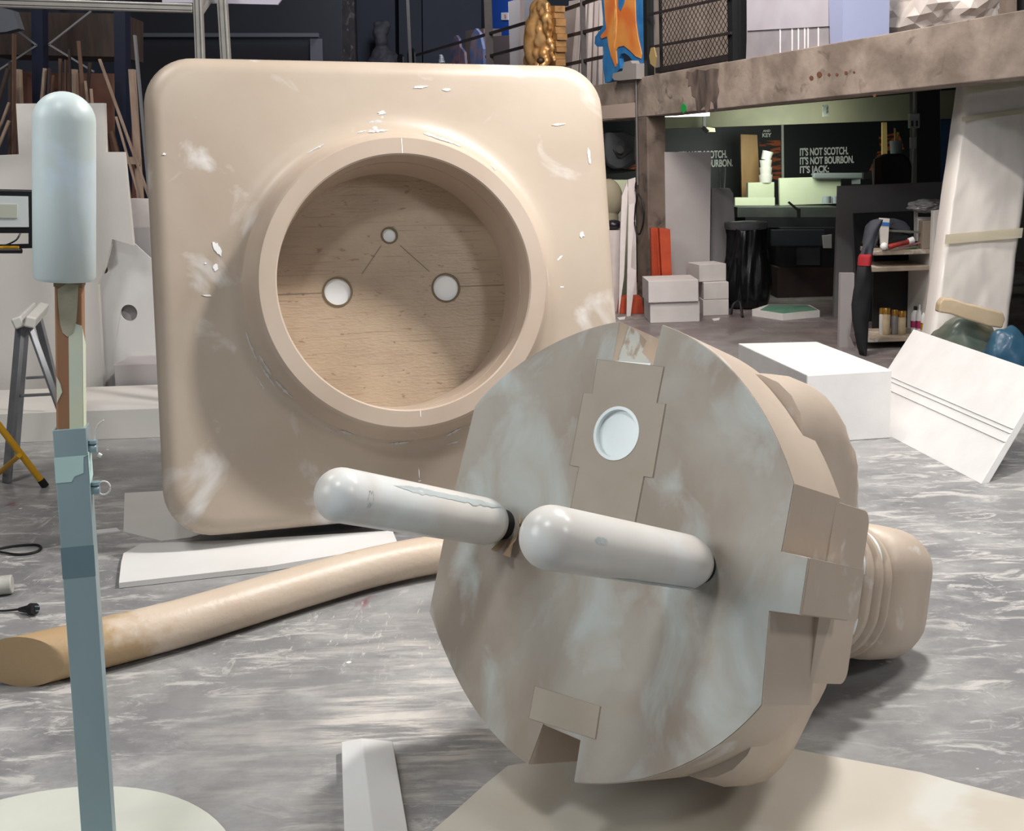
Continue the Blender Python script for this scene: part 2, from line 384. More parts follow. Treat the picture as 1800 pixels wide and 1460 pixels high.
for t in (.12, .3, .55, .8): lo.append(blend(FR, 0, .745, t))
lo += [ci(.745, 0), ci(.712, .004), ci(.685, .014), ci(.664, .030), ci(.650, .052), ci(.645, .06), ci(.52, .06)]
R = ring_mesh(bm, lo)
fb = lpart('faceplate', bm, beige, sock, smooth=True, angle=.9)
bm = BM()
RO, RI, RD, HR, ZD = .6005, .5243, .5134, .1929, -.1577
ring_mesh(bm, [ci(.52, .05), ci(.652, .05), ci(.640, .075), ci(.625, .11), ci(.612, .16), ci(RO + .003, HR - .012), ci(RO - .006, HR), ci(RI + .006, HR), ci(RI, HR - .006), ci(RI - .003, .06), ci(RD, ZD), ci(RD, ZD - .03)])
col_r = lpart('collar_ring', bm, beige_ring, sock, smooth=True, angle=.6)
def circ2(cx, cy, r, n=40): return [(cx + r * math.cos(2 * PI * k / n), cy + r * math.sin(2 * PI * k / n)) for k in range(n)]
HS, HRD = .2405, .0585
holes = [(-HS, 0, HRD), (HS, 0, HRD), (0, HS * 1.0, .031)]
bm = BM()
add_prism(bm, [circ2(0, 0, RD + .004, 160)] + [circ2(*h) for h in holes], lambda x, y, z: S_(x, y, z), ZD - .05, ZD)
lpart('recess_floor', bm, disc_m, sock, smooth=True, angle=.5)
for i, h in enumerate(holes):
    bm = BM()   # glued rim around each hole
    add_prism(bm, [circ2(h[0], h[1], h[2] + .007), circ2(h[0], h[1], h[2] - .001)], lambda x, y, z: S_(x, y, z), ZD - .01, ZD + .004)
    rim = lpart('hole_rim', bm, mat('glue_rim', (104, 88, 60), rough=.5), sock, smooth=True, angle=.5)
    bm = BM(); add_prism(bm, [circ2(h[0], h[1], h[2] + .002)], lambda x, y, z: S_(x, y, z), ZD - .06, ZD - .010)
    fo = lpart('foam_filling', bm, plaster_mark, sock); fo['label'] = 'white foam showing in the hole'
# thin seam lines scored on the collar and between the holes
bm = BM()
for (xa, ya, xb, yb, z) in [(0.012, .53, .008, .592, HR), (.02, -.53, .024, -.555, HR)]:
    bm = BM(); add_box(bm, S_((xa + xb) / 2, (ya + yb) / 2, z), (.003, abs(yb - ya) * KS, .002)); lpart('scored_line', bm, plaster_mark, sock)
bm = BM()
for (xa, ya, xb, yb) in [(.045, .195, .17, .075), (-.04, .195, -.13, .075), (.305, .003, .505, .004), (-.5, -.002, -.31, -.002)]:
    d = S_(xb - xa, yb - ya, 0); a = math.atan2(d.y, d.x)
    bm = BM(); add_box(bm, S_((xa + xb) / 2, (ya + yb) / 2, ZD + .001), (d.length, .003, .002), Matrix.Rotation(a, 3, 'Z')); lpart('recess_seam', bm, seam_m, sock)
# dabs of white filler round the collar and on the plate
def dab(bm, x, y, z, rx, ry, rot=0, n=14, th=.0025):
    pts = []
    for k in range(n):
        a = 2 * PI * k / n; q = 1 + random.uniform(-.35, .35)
        px, py = rx * math.cos(a) * q, ry * math.sin(a) * q
        pts.append((x + px * math.cos(rot) - py * math.sin(rot), y + px * math.sin(rot) + py * math.cos(rot)))
    add_prism(bm, [pts], lambda a, b, c: S_(a, b, c), z - .001, z + th)
bm = BM()
for (x, y, rx, ry, ro) in [(-.03, .72, .006, .012, 0), (-.03, .745, .016, .008, .2), (-.025, .70, .004, .003, 0), (.145, .86, .028, .005, .1), (.26, .85, .018, .005, 0), (-.79, .12, .004, .004, 0),
                           (-.79, -.01, .003, .018, 1.5), (.72, -.03, .003, .02, 1.5), (.04, -.80, .002, .022, 0), (.04, -.83, .008, .003, 0), (.84, .2, .012, .012, 0), (-.74, .18, .012, .03, .3), (-.75, .10, .010, .014, 0), (.9, .55, .006, .035, 0),
                           (.73, .1, .014, .004, .7), (-.93, .57, .006, .004, 0), (.77, .70, .03, .004, .1), (.62, .30, .004, .02, -.6)]:
    bm = BM(); dab(bm, x, y, 0, rx, ry, ro); lpart('filler_dab', bm, plaster_mark, sock)
for k in range(34):
    bm = BM()
    if k < 14: a = random.gauss(1.25, .42); big_ = 1.0
    elif k < 26: a = random.gauss(3.6, .42); big_ = .45
    else: a = random.gauss(5.0, .3); big_ = .5
    ln = random.uniform(.05, .22); r = random.uniform(.655, .70); dr = random.uniform(-.01, .015); n_ = 12
    inn, out_ = [], []
    for i in range(n_ + 1):
        t = i / n_; aa = a + ln * t; w_ = big_ * (.010 * math.sin(PI * t) ** .6 * random.uniform(.3, 1.2) + .0012); q = r + dr * t
        inn.append(((q - w_) , aa)); out_.append(((q + w_), aa))
    pol = inn + out_[::-1]
    hz = lambda q: (.004 if q > .70 else .004 + (.70 - q) ** 2 * 22)
    vt = [bm.verts.new(S_(q * math.cos(aa), q * math.sin(aa), hz(q) + .0025)) for q, aa in pol]
    for i in range(n_): 
        bm.faces.new((vt[i], vt[i + 1], vt[2 * n_ + 1 - i - 1], vt[2 * n_ + 1 - i]))
    bmesh.ops.solidify(bm, geom=bm.faces[:], thickness=.004)
    lpart('collar_filler', bm, plaster_mark, sock)

# ================================================================== GIANT PLUG
RG = Matrix(((0.748009, 0.223171, -0.625042), (-0.662833, 0.299004, -0.686476), (0.033688, 0.927789, 0.371582)))
KG = 1.03
tG = CAM + (Vector((0.1621, 2.2787, 0.6613)) - CAM) * KG
plug = empty('plug_sculpture', 'giant beige electric plug lying on its side, round face with notches and two white pins', 'sculpture', tG, mat3=RG)
def Gp(u, v, w): return Vector((u, v, w)) * KG
def gpart(name, bm, m, parent=plug, **k): return fin(bm, name, m, parent=parent, **k)
R0, FL = .480, .432
PK = {}
def arcp(tab, n=60):      # (angle deg, radius) table -> smooth arc
    a = np.array([t[0] for t in tab]); r = np.array([t[1] for t in tab]); x = np.linspace(a[0], a[-1], n)
    k = np.polyfit((a - a.mean()) / 40, r, 4); y = np.polyval(k, (x - a.mean()) / 40)
    return [(q * math.cos(math.radians(d)), q * math.sin(math.radians(d))) for d, q in zip(x, y)]
nh = .058; NI = .393; KY = .054; KU = .483
a_tr = arcp([(23.3, .4703), (33.7, .4665), (40.4, .4665), (48.8, .469), (56.1, .4730), (65.1, .4790), (73, .4835), (81.4, .489)])
a_tl = arcp([(94.8, .4887), (103.8, .483), (115.4, .4800), (123.7, .4812), (132.4, .4850), (140.4, .491), (148.1, .4959)])
a_bl = arcp([(208.1, .493), (212.1, .485), (216.9, .479), (223.9, .4745), (237.7, .472), (246.3, .4745), (253.6, .477), (262, .4795)])
a_br = arcp([(276.6, .4785), (285, .4742), (291.6, .4730), (299.8, .4728), (306.3, .4742), (314.7, .478), (323.2, .483), (328.6, .487), (332.7, .4900)])
outl = [(KU, -KY + .004), (KU, KY), (FL - .004, KY + .003)] + a_tr + [(.068, NI), (-.040, NI + .004)] + a_tl + \
       [(-.432, .055), (-KU, .055), (-KU, -.055), (-.436, -.055)] + a_bl + [(-.048, -.388), (.053, -.393)] + a_br + [(.422, -.055)]
EH = (.006, .239, .057)
bm = BM(); add_prism(bm, [outl, circ2(*EH)], Gp, -.205, 0, 1.0)
fc = gpart('plug_face', bm, plug_side_m, smooth=True, angle=.5, bevel=.004)
# pale smeared skin on the flat front (a thin coat with its own outline)
bm = BM(); add_prism(bm, [[(x * .996, y * .996) for (x, y) in outl], circ2(EH[0], EH[1], EH[2])], Gp, -.001, .0025)
sk = gpart('face_coat', bm, plug_face_m, smooth=True, angle=.5)
# inset panels
up = [(-.086 + .006, NI + .004), (.096, NI - .002), (.094, .313), (.116, .313), (.116, .157), (.094, .157), (.090, -.02), (-.080, -.02), (-.076, .156), (-.102, .157), (-.101, .319), (-.077, .320)]
dn = [(-.086, -.318), (.086, -.316), (.088, -.380), (-.086, -.385)]
for q, hole in ((up, [circ2(*EH)]), (dn, [])):
    cx = sum(p[0] for p in q) / len(q); cy = sum(p[1] for p in q) / len(q)
    bm = BM(); big = [(cx + (p[0] - cx) * 1.012 + (.0012 if p[0] > cx else -.0012), cy + (p[1] - cy) * 1.006) for p in q]
    add_prism(bm, [big] + hole, Gp, .002, .0032); gpart('inlay_seam', bm, seam_m)
    bm = BM(); add_prism(bm, [q] + hole, Gp, .002, .0042); gpart('inlay_panel', bm, inlay_m)
bm = BM(); add_prism(bm, [circ2(EH[0], EH[1], EH[2] + .001)], Gp, -.10, -.006); gpart('earth_hole_lining', bm, white_gloss, smooth=True, angle=.5)
bm = BM(); add_prism(bm, [circ2(EH[0], EH[1], EH[2] + .002), circ2(EH[0], EH[1], EH[2] - .005)], Gp, -.02, .006); gpart('earth_hole_rim', bm, white_gloss, smooth=True, angle=.5)
# wet white paint inside the upper notch
bm = BM(); add_box(bm, Gp(0.002, NI + .004, -.09), (.104 * KG, .004, .17)); gpart('notch_paint', bm, white_gloss)
bm = BM(); add_prism(bm, [[(-.015, .400), (-.035, .485), (-.075, .480), (-.11, .470), (-.10, .44), (-.15, .425), (-.19, .43), (-.19, .402), (-.10, .400)]], lambda a, c, z: Gp(-.0405 + z, c, a), 0, .002)
gpart('notch_wall_coat', bm, mat('notch_coat', (196, 198, 194), (166, 152, 138), 18, .25, contrast=(.48, .56)))
# side grips
def rpoly(x0, x1, y0, y1, r, corners=(1, 1, 1, 1), n=6):
    out = []
    for (cx, cy, a0, on) in ((x1, y1, 0, corners[0]), (x0, y1, PI / 2, corners[1]), (x0, y0, PI, corners[2]), (x1, y0, 1.5 * PI, corners[3])):
        if not on: out.append((cx, cy)); continue
        sx = -1 if cx == x1 else 1; sy = -1 if cy == y1 else 1
        for i in range(n + 1):
            a = a0 + PI / 2 * i / n; out.append((cx + sx * r + r * math.cos(a), cy + sy * r + r * math.sin(a)))
    return out
for sd in (1, -1):
    bm = BM()
    q = rpoly(-.365, -.19, -.183, .178, .030, (0, 1, 1, 0))      # (w, v)
    add_prism(bm, [q], lambda a, c, z: Gp(sd * z, c, a),   .22, FL - .0003)
    gpart('side_grip', bm, plug_side_m, bevel=.006)
    bm = BM(); add_prism(bm, [rpoly(-.250, -.003, -KY + .006, KY + .001, .008, (0, 1, 1, 0))], lambda a, c, z: Gp(sd * z, c, a), FL - .02, KU + .0015)
    gpart('key_rib', bm, plug_side_m, bevel=.004)
# housing: lofted rounded boxes along -w
def loft(bm, secs, n=72, shift=None):
    rings = []
    for (w, hu, hv, r, cu, cv) in secs:
        ring = []
        for k in range(n):
            th = 2 * PI * k / n; q = rr(th, hu, hv, min(r, hu * .98, hv * .98)); ring.append(bm.verts.new(Gp(cu + q * math.cos(th), cv + q * math.sin(th), w)))
        rings.append(ring)
    for i in range(len(rings) - 1):
        for k in range(n): bm.faces.new((rings[i][k], rings[i][(k + 1) % n], rings[i + 1][(k + 1) % n], rings[i + 1][k]))
    bm.faces.new(rings[0]); bm.faces.new(rings[-1][::-1])
bm = BM()
loft(bm, [(-.15, .36, .42, .14, 0, 0), (-.25, .36, .44, .13, 0, 0), (-.36, .335, .447, .12, 0, 0), (-.43, .32, .432, .12, 0, .010), (-.48, .31, .415, .12, 0, .02), (-.52, .305, .385, .12, 0, .03), (-.56, .305, .355, .12, 0, .035), (-.60, .295, .30, .11, 0, .045), (-.64, .285, .25, .10, 0, .04), (-.67, .27, .21, .10, 0, .02), (-.70, .255, .19, .10, 0, .005), (-.72, .23, .18, .10, 0, 0)])
gpart('housing', bm, plug_side_m, smooth=True, angle=1.0)
# strain relief: ringed neck with long slots between the rings
bm = BM(); loft(bm, [(-.66, .215, .158, .14, 0, 0), (-1.04, .215, .158, .14, 0, 0)]); nk = gpart('neck_core', bm, tan_glue, smooth=True)
for i, (w, th_) in enumerate([(-.740, .030), (-.794, .040), (-.856, .050), (-.920, .042), (-.978, .036)]):
    bm = BM(); a, h = .250 + .001 * i, .188
    loft(bm, [(w + th_ / 2, a - .012, h - .012, .15, 0, 0), (w + th_ / 2 - .010, a, h, .15, 0, 0), (w - th_ / 2 + .010, a, h, .15, 0, 0), (w - th_ / 2, a - .012, h - .012, .15, 0, 0)])
    gpart('neck_ring', bm, plug_side_m, smooth=True, angle=1.0)
def oval(a, hu, hv, r, w):
    q = rr(a, hu, hv, r); return Gp(q * math.cos(a), q * math.sin(a), w)
for (w, a0, a1, r_) in [(-.766, .05, .75, .010), (-.824, -.75, -.25, .014), (-.856, .18, .6, .011), (-.948, .35, .8, .013), (-.824, .2, .6, .009)]:
    bm = BM(); add_tube(bm, [oval(a0 + (a1 - a0) * i / 14, .243, .181, .15, w) for i in range(15)], [r_ * (.35 + .65 * math.sin(PI * i / 14)) for i in range(15)], 8); o = gpart('filler_bead', bm, white_gloss, smooth=True)
bm = BM()
loft(bm, [(-.995, .20, .15, .1, 0, 0), (-1.0, .235, .170, .1, 0, 0.002), (-1.025, .258, .180, .1, 0, .006), (-1.09, .266, .182, .1, 0, .010), (-1.20, .266, .180, .1, 0, .014), (-1.26, .256, .168, .1, 0, 0.020), (-1.30, .23, .145, .1, 0, .028), (-1.325, .17, .11, .1, 0, .034), (-1.332, .10, .06, .05, 0, .036)])
gpart('cable_sleeve', bm, plug_side_m, smooth=True, angle=1.2)
# pins
def capsule(bm, base, tip, r, frame, back=.02, n=10):
    prof = [(r * .55, base), (r * .85, base + r * .12), (r, base + back + r * .2)]
    prof += [(r * 1.02, (base + tip) / 2)]
    for i in range(n + 1):
        a = PI / 2 * i / n; prof.append((max(r * 1.03 * math.cos(a), .0005), tip + r * math.sin(a)))
    seg = 40; rings = [[bm.verts.new(frame(q * math.cos(2 * PI * k / seg), q * math.sin(2 * PI * k / seg), z)) for k in range(seg)] for q, z in prof]
    for i in range(len(rings) - 1):
        for k in range(seg): bm.faces.new((rings[i][k], rings[i][(k + 1) % seg], rings[i + 1][(k + 1) % seg], rings[i + 1][k]))
    bm.faces.new(rings[0][::-1]); bm.faces.new(rings[-1])
for (cu, base, tip, lab) in ((.261, .022, .487, 'right hand pin'), (-.261, .03, .497, 'left hand pin')):
    off = .0 if cu > 0 else -.0
    bm = BM(); capsule(bm, base, tip, .0525, lambda a, c, z: Gp(cu + a, c + (.003 if cu > 0 else .0), z))
    pn = gpart('pin', bm, pin_m, smooth=True, angle=.9)
    for (a0, a1, w0, w1, sd) in (((.62, .95, .06, .40, 1), (-.2, .35, .46, .475, 2)) if cu < 0 else ((-1.25, -1.05, .02, .33, 3), (.1, .3, .40, .44, 4))):
        rs = random.Random(sd); bm = BM(); n_ = 26; top, bot = [], []
        for i in range(n_ + 1):
            t = i / n_; w_ = w0 + (w1 - w0) * t; e_ = min(1, 6 * t, 6 * (1 - t)); c_a = (a0 + a1) / 2; h_ = (a1 - a0) / 2 * e_
            for lst, aa in ((top, c_a + h_ * rs.uniform(.7, 1.2)), (bot, c_a - h_ * rs.uniform(.5, 1.3))):
                lst.append(bm.verts.new(Gp(cu + .0545 * math.cos(aa), .0545 * math.sin(aa) + (.003 if cu > 0 else 0), w_)))
        for i in range(n_): bm.faces.new((top[i], top[i + 1], bot[i + 1], bot[i]))
        bmesh.ops.solidify(bm, geom=bm.faces[:], thickness=.001); gpart('filler_patch', bm, white_gloss, pn, smooth=True)
    bm = BM(); add_cyl(bm, Gp(cu, 0, -.01), Gp(cu, 0, base + .02), .036, seg=24); gpart('pin_stub', bm, dark_mach, pn, smooth=True, angle=.6)
    if cu < 0:
        for k in range(5):   # torn tape round the stub
            a = -1.9 + k * .5; bm = BM(); r1 = .05; 
            add_slab(bm, [Gp(cu + .02 + .03 * math.cos(a), .03 * math.sin(a), .004), Gp(cu + .02 + .03 * math.cos(a + .5), .03 * math.sin(a + .5), .004), Gp(cu + .02 + (.055 + .02 * (k % 2)) * math.cos(a + .45), (.06 + .02 * (k % 2)) * math.sin(a + .45), .035), Gp(cu + .02 + .06 * math.cos(a + .1), .065 * math.sin(a + .1), .03)], .003)
            t_ = gpart('torn_tape', bm, mat('kraft_tape', (176, 150, 122), rough=.6), pn)

# ================================================================== POLE WITH SPARE PIN
yaw = Matrix.Rotation(math.radians(12), 3, 'Z')
base = Vector((-.850, 2.03, .0105))
pole = empty('pin_stand', 'upright grey steel tube holding a single pale blue-white plug pin on a taped wooden post', 'stand', base)
ld = Vector((.026, 0, 1)).normalized()
_y = (yaw @ Vector((0, 1, 0))); _x = _y.cross(ld).normalized(); RL = Matrix((_x, ld.cross(_x), ld)).transposed()
def Pl(z, dx=0, dy=0): return base + ld * z + yaw @ Vector((dx, dy, 0))
def sqtube(bm, z0, z1, hw, hd, wall=.004):
    q = []
    for z in (z0, z1):
        q.append([Pl(z, *p) for p in ((-hw, -hd), (hw, -hd), (hw, hd), (-hw, hd))]); q.append([Pl(z, *p) for p in ((-hw + wall, -hd + wall), (hw - wall, -hd + wall), (hw - wall, hd - wall), (-hw + wall, hd - wall))])
    v = [[bm.verts.new(p) for p in l] for l in q]   # o0,i0,o1,i1
    for k in range(4):
        j = (k + 1) % 4
        bm.faces.new((v[0][k], v[0][j], v[2][j], v[2][k])); bm.faces.new((v[1][k], v[3][k], v[3][j], v[1][j])); bm.faces.new((v[2][k], v[2][j], v[3][j], v[3][k])); bm.faces.new((v[0][k], v[1][k], v[1][j], v[0][j]))
ZT = 1.0
wb = P(125.5, 768, 2.03); wax = (P(122.5, 495, 2.03) - wb).normalized(); _wx = _y.cross(wax).normalized(); RW = Matrix((_wx, wax.cross(_wx), wax)).transposed()
def Pw(z, dx=0, dy=0): return wb + wax * (z - ZT) + yaw @ Vector((dx, dy, 0))
bm = BM(); sqtube(bm, 0, ZT, .029, .022); tb = part('steel_tube', bm, steel, pole, bevel=.0015)
bm = BM(); add_box(bm, Pw(1.13, 0, 0), (.047, .036, .42), RW); 
wp = part('wooden_post', bm, cardboard, pole, bevel=.004)
# paint and tape on the post
bm = BM(); add_prism(bm, [[(.000, .0), (.0236, .0), (.0236, .21), (.012, .215), (.0, .21)]], lambda x, z, y: Pw(ZT + z, x, -.0182 - y), 0, .0006); add_prism(bm, [[(-.017, .0), (.017, .0), (.017, .17), (-.017, .205)]], lambda y, z, x: Pw(ZT + z, .0236 + x, y), 0, .0006)
part('masking_tape', bm, tape, pole)
bm = BM()
pts = [(-.014, .215), (-.010, .20), (-.002, .192), (.008, .198), (.014, .22), (.016, .25), (.018, .285), (.0, .29), (-.018, .28), (-.017, .25)]
add_prism(bm, [pts], lambda x, z, y: Pw(ZT + z, x, -.0182 - y), 0, .0012); part('glue_smear', bm, mat('glue_pale', (176, 172, 150), (160, 152, 128), 30, .35), pole)
bm = BM(); add_box(bm, Pw(ZT + .290, 0, 0), (.049, .038, .014), RW); part('glue_collar', bm, mat('glue_brown', (138, 118, 88), rough=.4), pole)
bm = BM(); add_prism(bm, [[(-.0215, .07), (-.012, .09), (-.015, .105), (-.0215, .12)]], lambda x, z, y: Pw(ZT + z, x, -.0182 - y), 0, .001); part('tape_scrap', bm, tape, pole)
bm = BM(); add_prism(bm, [[(-.0294, -.285), (.0294, -.285), (.0294, -.225), (-.0294, -.225)]], lambda x, z, y: Pl(ZT + z, x, -.0221 - y), 0, .0006); part('worn_band', bm, mat('galvanised_worn', (112, 136, 144), rough=.4, metal=.2), pole)
# lower tape band on the tube with a torn corner
bm = BM()
add_prism(bm, [[(-.0295, -.10), (-.002, -.10), (.004, -.09), (.020, -.085), (.022, -.055), (.030, -.05), (.0295, -.052), (-.0295, -.052)]], lambda x, z, y: Pl(ZT + z, x, -.0222 - y), 0, .0008)
add_prism(bm, [[(-.022, -.108), (.018, -.10), (.016, -.06), (.005, -.05), (-.022, -.047)]], lambda y, z, x: Pl(ZT + z, .0292 + x, y), 0, .0012)
part('torn_tape_band', bm, tape_blue, pole)
for zz in (ZT - .045, ZT - .125):
    bm = BM(); add_cyl(bm, Pl(zz, .028, .0), Pl(zz, .043, .0), .0085, seg=16); add_cyl(bm, Pl(zz + .01, .036, 0), Pl(zz + .016, .036, 0), .009, seg=12); cl = part('clamp_screw', bm, steel, pole, smooth=True, angle=.6)
bm = BM(); zz = ZT - .045
add_tube(bm, [Pl(zz + .012, .038, 0), Pl(zz + .03, .041, 0), Pl(zz + .045, .048, 0), Pl(zz + .052, .058, 0)], .0018, 8); add_cyl(bm, Pl(zz - .012, .044, 0), Pl(zz - .016, .05, 0), .004, seg=10)
part('wire_tail', bm, mat('white_wire', (215, 215, 212), rough=.4), pole, smooth=True)
bm = BM(); zz = ZT - .125
add_tube(bm, [Pl(zz + .013 * math.sin(a) + .002, .05 + .012 * math.cos(a), 0) for a in [(-2.6 + i * 5.0 / 14) for i in range(15)]], .0018, 8)
part('ring_pull', bm, MATS['white_wire'], pole, smooth=True)
pb = P(113.5, 493, 2.02); ptop = P(113, 213, 2.02)
ax = (ptop - pb).normalized(); xx = ax.cross(Vector((0, 1, 0))).normalized(); yy = ax.cross(xx)
bm = BM(); Lp = (ptop - pb).length
prof = [(.02, 0.0), (.049, .001), (.0535, .008), (.0535, Lp * .5), (.0530, Lp)]
for i in range(1, 11): a = PI / 2 * i / 10; prof.append((max(.0530 * math.cos(a), .0004), Lp + .052 * math.sin(a)))
rings = [[bm.verts.new(pb + ax * z + (xx * math.cos(2 * PI * k / 48) + yy * math.sin(2 * PI * k / 48)) * q) for k in range(48)] for q, z in prof]
for i in range(len(rings) - 1):
    for k in range(48): bm.faces.new((rings[i][k], rings[i][(k + 1) % 48], rings[i + 1][(k + 1) % 48], rings[i + 1][k]))
bm.faces.new(rings[0]); bm.faces.new(rings[-1])
part('pin', bm, pole_pin_m, pole, smooth=True, angle=.9)

# ================================================================== CABLE AND SHEETS ON THE FLOOR
cr = .076
cpts = [G(38, 1163, cr), G(160, 1134, cr), G(300, 1099, cr), G(420, 1064, cr), G(540, 1028, cr), G(660, 995, cr), G(780, 972, cr), G(900, 962, cr)]
def cat_rom(pts, n=8):
    out = []
    for i in range(len(pts) - 1):
        p0, p1, p2, p3 = pts[max(i - 1, 0)], pts[i], pts[i + 1], pts[min(i + 2, len(pts) - 1)]
        for k in range(n):
            t = k / n; out.append(.5 * ((2 * p1) + (p2 - p0) * t + (2 * p0 - 5 * p1 + 4 * p2 - p3) * t * t + (3 * p1 - p0 - 3 * p2 + p3) * t ** 3))
    return out + [pts[-1]]
bm = BM(); cc = cat_rom(cpts, 8); add_tube(bm, cc, [.077 - .010 * i / (len(cc) - 1) for i in range(len(cc))], 36)
_d = (cc[1] - cc[0]).normalized(); _v = (cc[0] - CAM); _v.z = 0; _v.normalize(); _n = (_d * .55 + _v * .83).normalized()
for v in bm.verts:      # the end is cut at a slant
    _s = (v.co - cc[0]).dot(_d); _w = v.co - cc[0] - _d * _s
    if _s < .22: v.co -= _d * (_w.dot(_n) / _d.dot(_n)) * (1 - max(_s, 0) / .22)
cbl = solo('cable_sculpture', bm, mat('cable_coat', (206, 190, 172), (198, 178, 158), 2.5, .42, spots=(184, 156, 122), spot_scale=3.5, spot_thr=(.58, .66), bump=.15, bscale=50), 'thick beige round cable lying across the floor in front of the socket', 'sculpture', smooth=True, angle=.9)
_m = MATS['cable_coat']; _n = _m.node_tree.nodes; _l = _m.node_tree.links; _b = _n['Principled BSDF']
_src = _b.inputs['Base Color'].links[0].from_socket; _tc = _n.new('ShaderNodeTexCoord'); _sx = _n.new('ShaderNodeSeparateXYZ'); _l.new(_tc.outputs['Object'], _sx.inputs[0])
_nz = _n.new('ShaderNodeTexNoise'); _nz.inputs['Scale'].default_value = 9; _nz.inputs['Detail'].default_value = 8; _l.new(_tc.outputs['Object'], _nz.inputs[0])
_ad = _n.new('ShaderNodeMath'); _ad.operation = 'MULTIPLY_ADD'; _l.new(_nz.outputs[0], _ad.inputs[0]); _ad.inputs[1].default_value = .9; _l.new(_sx.outputs[0], _ad.inputs[2])
_mr = _n.new('ShaderNodeMapRange'); _x0 = G(215, 1118, cr).x - cbl.location.x + .45; _mr.inputs[1].default_value = _x0 + .12; _mr.inputs[2].default_value = _x0 - .02; _l.new(_ad.outputs[0], _mr.inputs[0])
_mx = _n.new('ShaderNodeMix'); _mx.data_type = 'RGBA'; _l.new(_mr.outputs[0], _mx.inputs[0]); _l.new(_src, _mx.inputs[6]); _mx.inputs[7].default_value = lin((176, 148, 112)); _l.new(_mx.outputs[2], _b.inputs['Base Color'])
slab('foam_sheet', [G(219, 866, .006), G(292, 862, .006), G(400, 870, .006), G(400, 925, .006), G(335, 944, .006), G(284, 950, .006), G(217, 934, .006)], .006, board_white, 'off-white foam sheet with a ragged edge, lying under the lower left corner of the socket', 'foam sheet')
slab('foam_sheet', [G(217, 972, .022), G(248, 955, .022), G(420, 948, .022), G(690, 932, .022), G(700, 957, .022), G(470, 995, .022), G(209, 1024, .022), G(213, 988, .022)], .02, paper_white, 'long white foam sheet on the floor between the socket and the thick cable', 'foam sheet')
slab('foam_scrap', [G(168, 931, .008), G(205, 927, .008), G(212, 933, .008), G(170, 937, .008)], .007, paper_white, 'small white scrap on the floor just right of the steel tube', 'scrap')
q = [G(742, 1475, .015), G(800, 1425, .015), G(850, 1380, .015), G(893, 1345, .015), G(1000, 1330, .015), G(1150, 1318, .015), G(1385, 1314, .015), G(1470, 1330, .015), G(1620, 1357, .015), G(1680, 1374, .015), G(1830, 1412, .015), G(1900, 1500, .015), G(1500, 1600, .015), G(760, 1540, .015)]
slab('foam_board', q, .014, sheet_cream, 'large cream board on the floor beneath the plug', 'board')
# V-profile strip
A0, A1, B0, B1 = G(600, 1303, .03), G(690, 1302, .03), G(722, 1490, .03), G(606, 1490, .03); Rg0, Rg1 = G(636, 1297, .05), G(660, 1490, .05)
bm = BM()
def strip(bm, a, r, c, a2, r2, c2):
    dn = Vector((0, 0, -.03)); v = [bm.verts.new(p) for p in (a, r, c, c + dn, r + Vector((0, 0, -.05)), a + dn, a2, r2, c2, c2 + dn, r2 + Vector((0, 0, -.05)), a2 + dn)]
    for i in range(6): bm.faces.new((v[i], v[(i + 1) % 6], v[6 + (i + 1) % 6], v[6 + i]))
    bm.faces.new(v[:6]); bm.faces.new(v[6:][::-1])
strip(bm, A0, Rg0, A1, B1, Rg1, B0)
solo('foam_strip', bm, paper_white, 'short white ridged foam strip on the floor at the bottom centre', 'foam strip', bevel=.002)
dc = Vector((-1.055, 2.06, 0)); bm = BM(); add_prism(bm, [[(dc.x + .452 * math.cos(a), dc.y + .452 * math.sin(a)) for a in [2 * PI * k / 72 for k in range(72)]]], lambda x, y, z: Vector((x, y, z)), 0, .010)
solo('round_foam_disc', bm, mat('disc_offwhite', (204, 205, 194), (192, 194, 184), 3, .6), 'flat round cream disc on the floor behind the foot of the steel tube', 'disc')

# ================================================================== BACK LEFT: foam, timber rack, frames
def ys(q, Y): return [P(x, y, (Y[i] if isinstance(Y, (list, tuple)) else Y)) for i, (x, y) in enumerate(q)]
def pslab(name, q, Y, th, m, label, cat, group=None, **k): return slab(name, ys(q, Y), th, m, label, cat, group, **k)
def gbox(bm, foot, z0, z1): add_prism(bm, [[(p.x, p.y) for p in foot]], lambda x, y, z: Vector((x, y, z)), z0, z1)
# low foam blocks
f0, f1 = P(-90, 776, 6.15), G(285, 769)
bm = BM(); gbox(bm, [Vector((-3.6, 6.12, 0)), Vector((-1.95, 6.15, 0)), Vector((-1.95, 6.86, 0)), Vector((-3.6, 6.84, 0))], 0, .17)
solo('foam_block', bm, board_white, 'long low white foam block on the floor behind the stepladder', 'foam block', bevel=.004)
bm = BM(); gbox(bm, [Vector((-2.50, 6.90, 0)), Vector((-2.0, 6.90, 0)), Vector((-2.0, 7.25, 0)), Vector((-2.50, 7.25, 0))], 0, P(230, 640, 6.9).z)
solo('foam_block', bm, foam_grey, 'small greyish foam block behind the long low white block', 'foam block', bevel=.004)
pslab('foam_slab', [(-80, 276), (33, 271), (28, 182), (183, 181), (186, 267), (218, 267), (234, 431), (197, 420), (184, 470), (172, 500), (180, 674), (-80, 700)], 7.05, .04, board_white, 'huge off-white foam panel with a stepped top, leaning behind the pale pin', 'foam panel', drop=0)
q3 = [(168, 400), (197, 408), (236, 428), (262, 452), (290, 470), (290, 600), (272, 612), (235, 636), (180, 641)]
pts3 = ys(q3, 7.22); hol = P(226, 550, 7.22); o0 = pts3[0]
